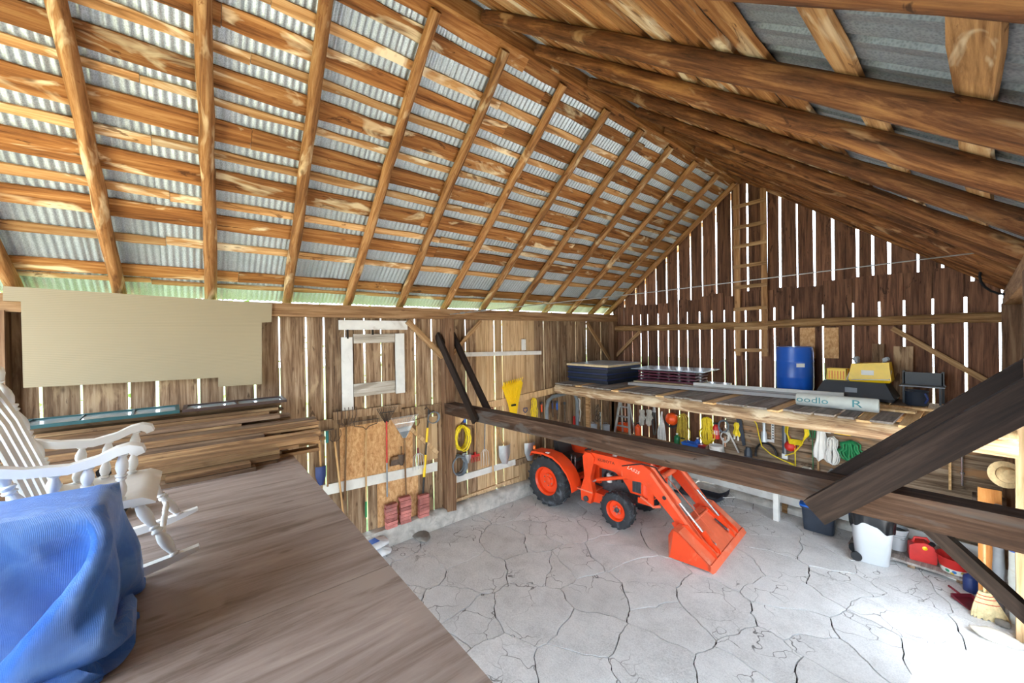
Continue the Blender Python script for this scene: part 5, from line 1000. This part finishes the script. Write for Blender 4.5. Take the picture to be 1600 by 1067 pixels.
# ---- wooden ladder fixed to the gable
lad = thing('wooden_ladder', 'tall narrow wooden ladder fixed upright to the gable boards', 'ladder', at(1174, 556, 1, GY-.13)); lz = lad.location.z; zt = 7.0-lz-.05
m_ladr = wood('ladder wood', '#7a5434', '#a57a50', '#c49b6e', 2, 6, .05, .75, .1)
wl_ = (at(1195, 470, 1, GY-.13).x-at(1153, 470, 1, GY-.13).x)/2
for s in (-1, 1): MB().box(s*wl_-.055, s*wl_+.055, -.02, .025, 0, zt-.22*(s > 0)).build('rail', m_ladr, lad)
for py_ in (318, 352, 382, 414, 447, 482, 513, 547):
    z_ = at(1174, py_, 1, GY-.13).z-lz; o = plank(wl_*2+.13, .03, .075, 0, 1).build('rung', m_bl, lad, (0, -.035, z_)); o.rotation_euler = (0, R.uniform(-.03, .01), 0)
# ================================================================= ON THE FLOOR, RIGHT SIDE
def fl_(px_, py_): p = at(px_, py_, 2, 0); return p
m_binw = mat('white bin plastic', '#bcc0c3', .4, 0, .02, 4); m_bagb = mat('black bin bag', '#14161a', .25, 0, .1, 5)
t = thing('trash_can', 'white wheeled plastic trash can lined with a black bag', 'trash can', (-1.15, 8.38, 0), .25)
def tc(z): return lerp(.2, .27, z/.78), lerp(.17, .235, z/.78)
def ringed(prof, n=32, e=.45):
    b = MB(); v = []
    for (sx, sy, z) in prof:
        for k in range(n):
            a_ = 2*PI*k/n; c_, s_ = math.cos(a_), math.sin(a_); v.append((math.copysign(abs(c_)**e, c_)*sx, math.copysign(abs(s_)**e, s_)*sy, z))
    f = [(i*n+k, i*n+(k+1) % n, (i+1)*n+(k+1) % n, (i+1)*n+k) for i in range(len(prof)-1) for k in range(n)]; f.append(tuple(range(n-1, -1, -1))); return b.add(v, f)
ringed([(.19, .16, 0), (.2, .17, .02), (.27, .235, .78), (.28, .245, .79), (.28, .245, .82), (.26, .225, .82), (.255, .22, .78), (.19, .16, .05)], e=.55).build('body', m_binw, t, smooth=40)
def bagl(u, v):
    a_ = 2*PI*u; c_, s_ = math.cos(a_), math.sin(a_); e = .55; z = lerp(.80, .58+.06*math.sin(3*a_+1)+.03*math.sin(7*a_+1), v); sx, sy = tc(z); q = 1.04+.03*math.sin(13*a_)*v+.02; return (math.copysign(abs(c_)**e, c_)*sx*q, math.copysign(abs(s_)**e, s_)*sy*q, z)
MB().grid(bagl, 90, 8, True).build('bin_bag', m_bagb, t, smooth=60)
ringed([(.29, .25, .80), (.295, .255, .82), (.285, .245, .845), (.265, .225, .845), (.262, .222, .80)], e=.55).build('rim', m_binw, t, smooth=40)
for s in (-1, 1): MB().tube([(-.2, s*.15-.02, .07), (-.2, s*.15+.02, .07)], .07, 18).build('wheel', m_blk, t, smooth=40)
t = thing('storage_tote', 'dark grey storage tote with a blue lid in the shade under the bench', 'tote', (-1.95, 8.95, 0), .1)
ringed([(.22, .17, 0), (.25, .2, .4), (.27, .22, .41), (.27, .22, .44), (.24, .19, .44)], e=.3).build('tub', m_door, t, smooth=30); ringed([(.28, .23, .44), (.28, .23, .47), (.2, .15, .49)], e=.3).build('lid', m_blu, t, smooth=30)
MB().add([(-.2, -.15, .49), (.2, -.15, .49), (.2, .15, .49), (-.2, .15, .49)], [(0, 1, 2, 3)]).build('lid_top', m_blu, t)
pf = thing('floor_platform', 'low grey weathered plank platform on the floor under the gas can', 'platform', (-.72, 8.95, 0))
for k in range(5): MB().box(-.75, .6, -.42+.165*k, -.265+.165*k, .05, .085).build('slat', m_shp, pf)
for x in (-.6, 0, .5): MB().box(x-.04, x+.04, -.4, .38, 0, .05).build('bearer', m_wallL, pf)
t = thing('pail', 'white plastic pail with dark contents behind the trash can', 'pail', (-.93, 8.95, .086)); MB().lathe([(0, 0), (.125, 0), (.145, .3), (.155, .31), (.155, .34), (.14, .34), (.135, .3), (0, .29)], 24).build('bucket', m_binw, t, smooth=40); MB().lathe([(0, .305), (.13, .3)], 20).build('dirt', m_blk, t); MB().tube([(-.15, 0, .3), (-.12, -.12, .2), (.12, -.12, .2), (.15, 0, .3)], .006, 5).build('bail', m_wire, t)
for z_ in (.22, .25): MB().lathe([(.142, z_), (.147, z_+.004), (.143, z_+.008)], 24).build('band', m_grey, t)
t = thing('gas_can', 'red plastic gas can with a black cap on the low platform', 'gas can', (-.62, 8.78, .086), .2)
MB().prism([(-.14, 0), (.14, 0), (.15, .03), (.15, .2), (.1, .27), (.02, .3), (-.08, .27), (-.15, .22), (-.15, .03)], -.09, .09).build('body', m_red, t); MB().tube([(-.1, 0, .26), (-.08, 0, .33), (.05, 0, .35), (.09, 0, .28)], .018, 8).build('handle', m_red, t, smooth=50); MB().lathe([(.035, 0), (.035, .05), (0, .05)], 12, (.09, -.05, .27), (.3, -.5, .8)).build('cap', m_blk, t); MB().lathe([(.03, 0), (0, .01)], 12, (.02, -.091, .22), (0, -1, 0)).build('brass_plug', m_yel, t)
m_flow = NT('floral printed enamel'); v_ = m_flow.coords(); vo = m_flow.n('ShaderNodeTexVoronoi'); vo.inputs['Scale'].default_value = 14; m_flow.l(v_, vo.inputs['Vector']); m_flow.l(m_flow.mix(m_flow.ramp(vo.outputs['Distance'], [(.3, (1, 1, 1)), (.4, (0, 0, 0))]), '#dfe3dc', m_flow.ramp(vo.outputs['Color'], [(.3, '#3a8d6a'), (.5, '#d9b63a'), (.7, '#3a78b8')])), m_flow.p.inputs['Base Color'])
t = thing('flower_bucket', 'red-rimmed bucket with a floral print at the platform end', 'bucket', (-.28, 8.72, .0)); MB().lathe([(0, 0), (.12, 0), (.16, .16)], 22).build('printed_base', m_flow.m, t, smooth=40); MB().lathe([(.16, .16), (.19, .3), (.2, .31), (.185, .31), (.15, .16)], 22).build('red_band', m_red, t, smooth=40)
t = thing('blue_jug', 'dark blue jug standing between the bucket and the plywood board', 'jug', (-.12, 8.42, 0)); bottle(t, .08, .3, m_navy, m_wht)
m_plyo = wood('orange plywood board', '#b06a2c', '#cf8a44', '#e0a763', 2, 3, .08, .55, .05)
q0 = at(1528, 835, 1, 8.15); q1 = at(1566, 835, 1, 8.15); o = MB().box(-(q1.x-q0.x)/2, (q1.x-q0.x)/2, -.012, .012, 0, 1.55).build('plywood_board', m_plyo, None, ((q0.x+q1.x)/2, 8.12, 0), (-.05, 0, 0)); tag(o, 'orange plywood board standing upright near the right post', 'board')
for x_, y_, r_, lab in ((.12, 8.06, .05, 'grey-blue plastic-wrapped roll standing behind the right post'), (.25, 7.9, .055, 'white plastic-wrapped roll standing nearest the right post')):
    t = thing('plastic_roll', lab, 'roll', (x_, y_, 0)); MB().lathe([(0, 0), (r_, 0), (r_, .4), (r_*1.15, .55), (r_, .7), (r_, 1.35), (r_*.7, 1.4), (0, 1.4)], 16).build('roll', m_wrap if 'white' in lab else m_grey, t, smooth=50); MB().lathe([(r_*1.04, .9), (r_*1.05, .95)], 14).build('tape_band', m_blu, t)
m_brm = mat('broom straw', '#cdb98c', .85, 0, .12, 25, .5)
t = thing('straw_broom', 'straw broom standing on its bristles by the right post', 'broom', (.0, 7.75, 0), .4)
def brf(u, v):
    a_ = 2*PI*u; c_, s_ = math.cos(a_), math.sin(a_); w_ = lerp(.17, .05, v**1.3); d_ = lerp(.045, .03, v); r_ = 1+.05*math.sin(23*a_); return (c_*w_*r_+.05*(1-v), s_*d_*r_, .34*v+.02*math.sin(17*a_)*(1-v)*(v < .1))
MB().grid(brf, 60, 8, True).build('bristles', m_brm, t, smooth=50)
for z_ in (.2, .26, .3): MB().tube([(lerp(.17, .05, (z_/.34)**1.3)*1.02*math.cos(2*PI*k/24)+.05*(1-z_/.34), .042*math.sin(2*PI*k/24), z_) for k in range(24)], .004, 4, True).build('stitching', m_red, t)
MB().tube([(0, 0, .32), (.03, .06, 1.3)], .014, 8).build('handle', m_hand, t, smooth=40)
t = thing('dustpan', 'dark red dustpan lying behind the straw broom', 'dustpan', (-.12, 8.0, 0), .8); MB().add([(-.13, -.12, 0), (.13, -.12, 0), (.13, .12, .02), (-.13, .12, .02), (.13, .12, .07), (-.13, .12, .07)], [(0, 1, 2, 3), (3, 2, 4, 5), (0, 3, 5), (1, 4, 2)]).build('pan', m_maroon, t); MB().tube([(0, .12, .05), (0, .28, .07)], .015, 8).build('handle', m_maroon, t)
q = fl_(1562, 1003); stone('pale flat stone on the floor by the right post', (q.x-.02, q.y, 0), (.2, .12, .05), 13, mat('pale stone', '#c9c2b4', .9, 0, .1, 5, .5)); q = fl_(1567, 982); stone('small rounded stone tucked behind the post foot', (q.x, q.y+.05, 0), (.07, .06, .04), 17)
# dark sled-like tub behind the loader bucket
t = thing('snow_sled', 'dark grey plastic sled lying on the floor beyond the loader arms', 'sled', (-4.0, 8.75, 0), .1)
def sl(u, v): y = lerp(-.22, .22, v); x = lerp(-.55, .5, u); return (x, y, .01+.1*abs(2*v-1)**4+.16*max(0, (u-.75)/.25)**2)
b = MB().grid(sl, 20, 10); n_ = len(b.v); b.v += [(p[0], p[1], p[2]-.008) for p in b.v[:n_]]; b.f += [tuple(i+n_ for i in reversed(q)) for q in b.f]; b.build('hull', m_door, t, smooth=50); MB().tube([(.48, -.2, .2), (.65, 0, .2), (.48, .2, .2)], .008, 5).build('rope', m_rope_w, t, smooth=50)
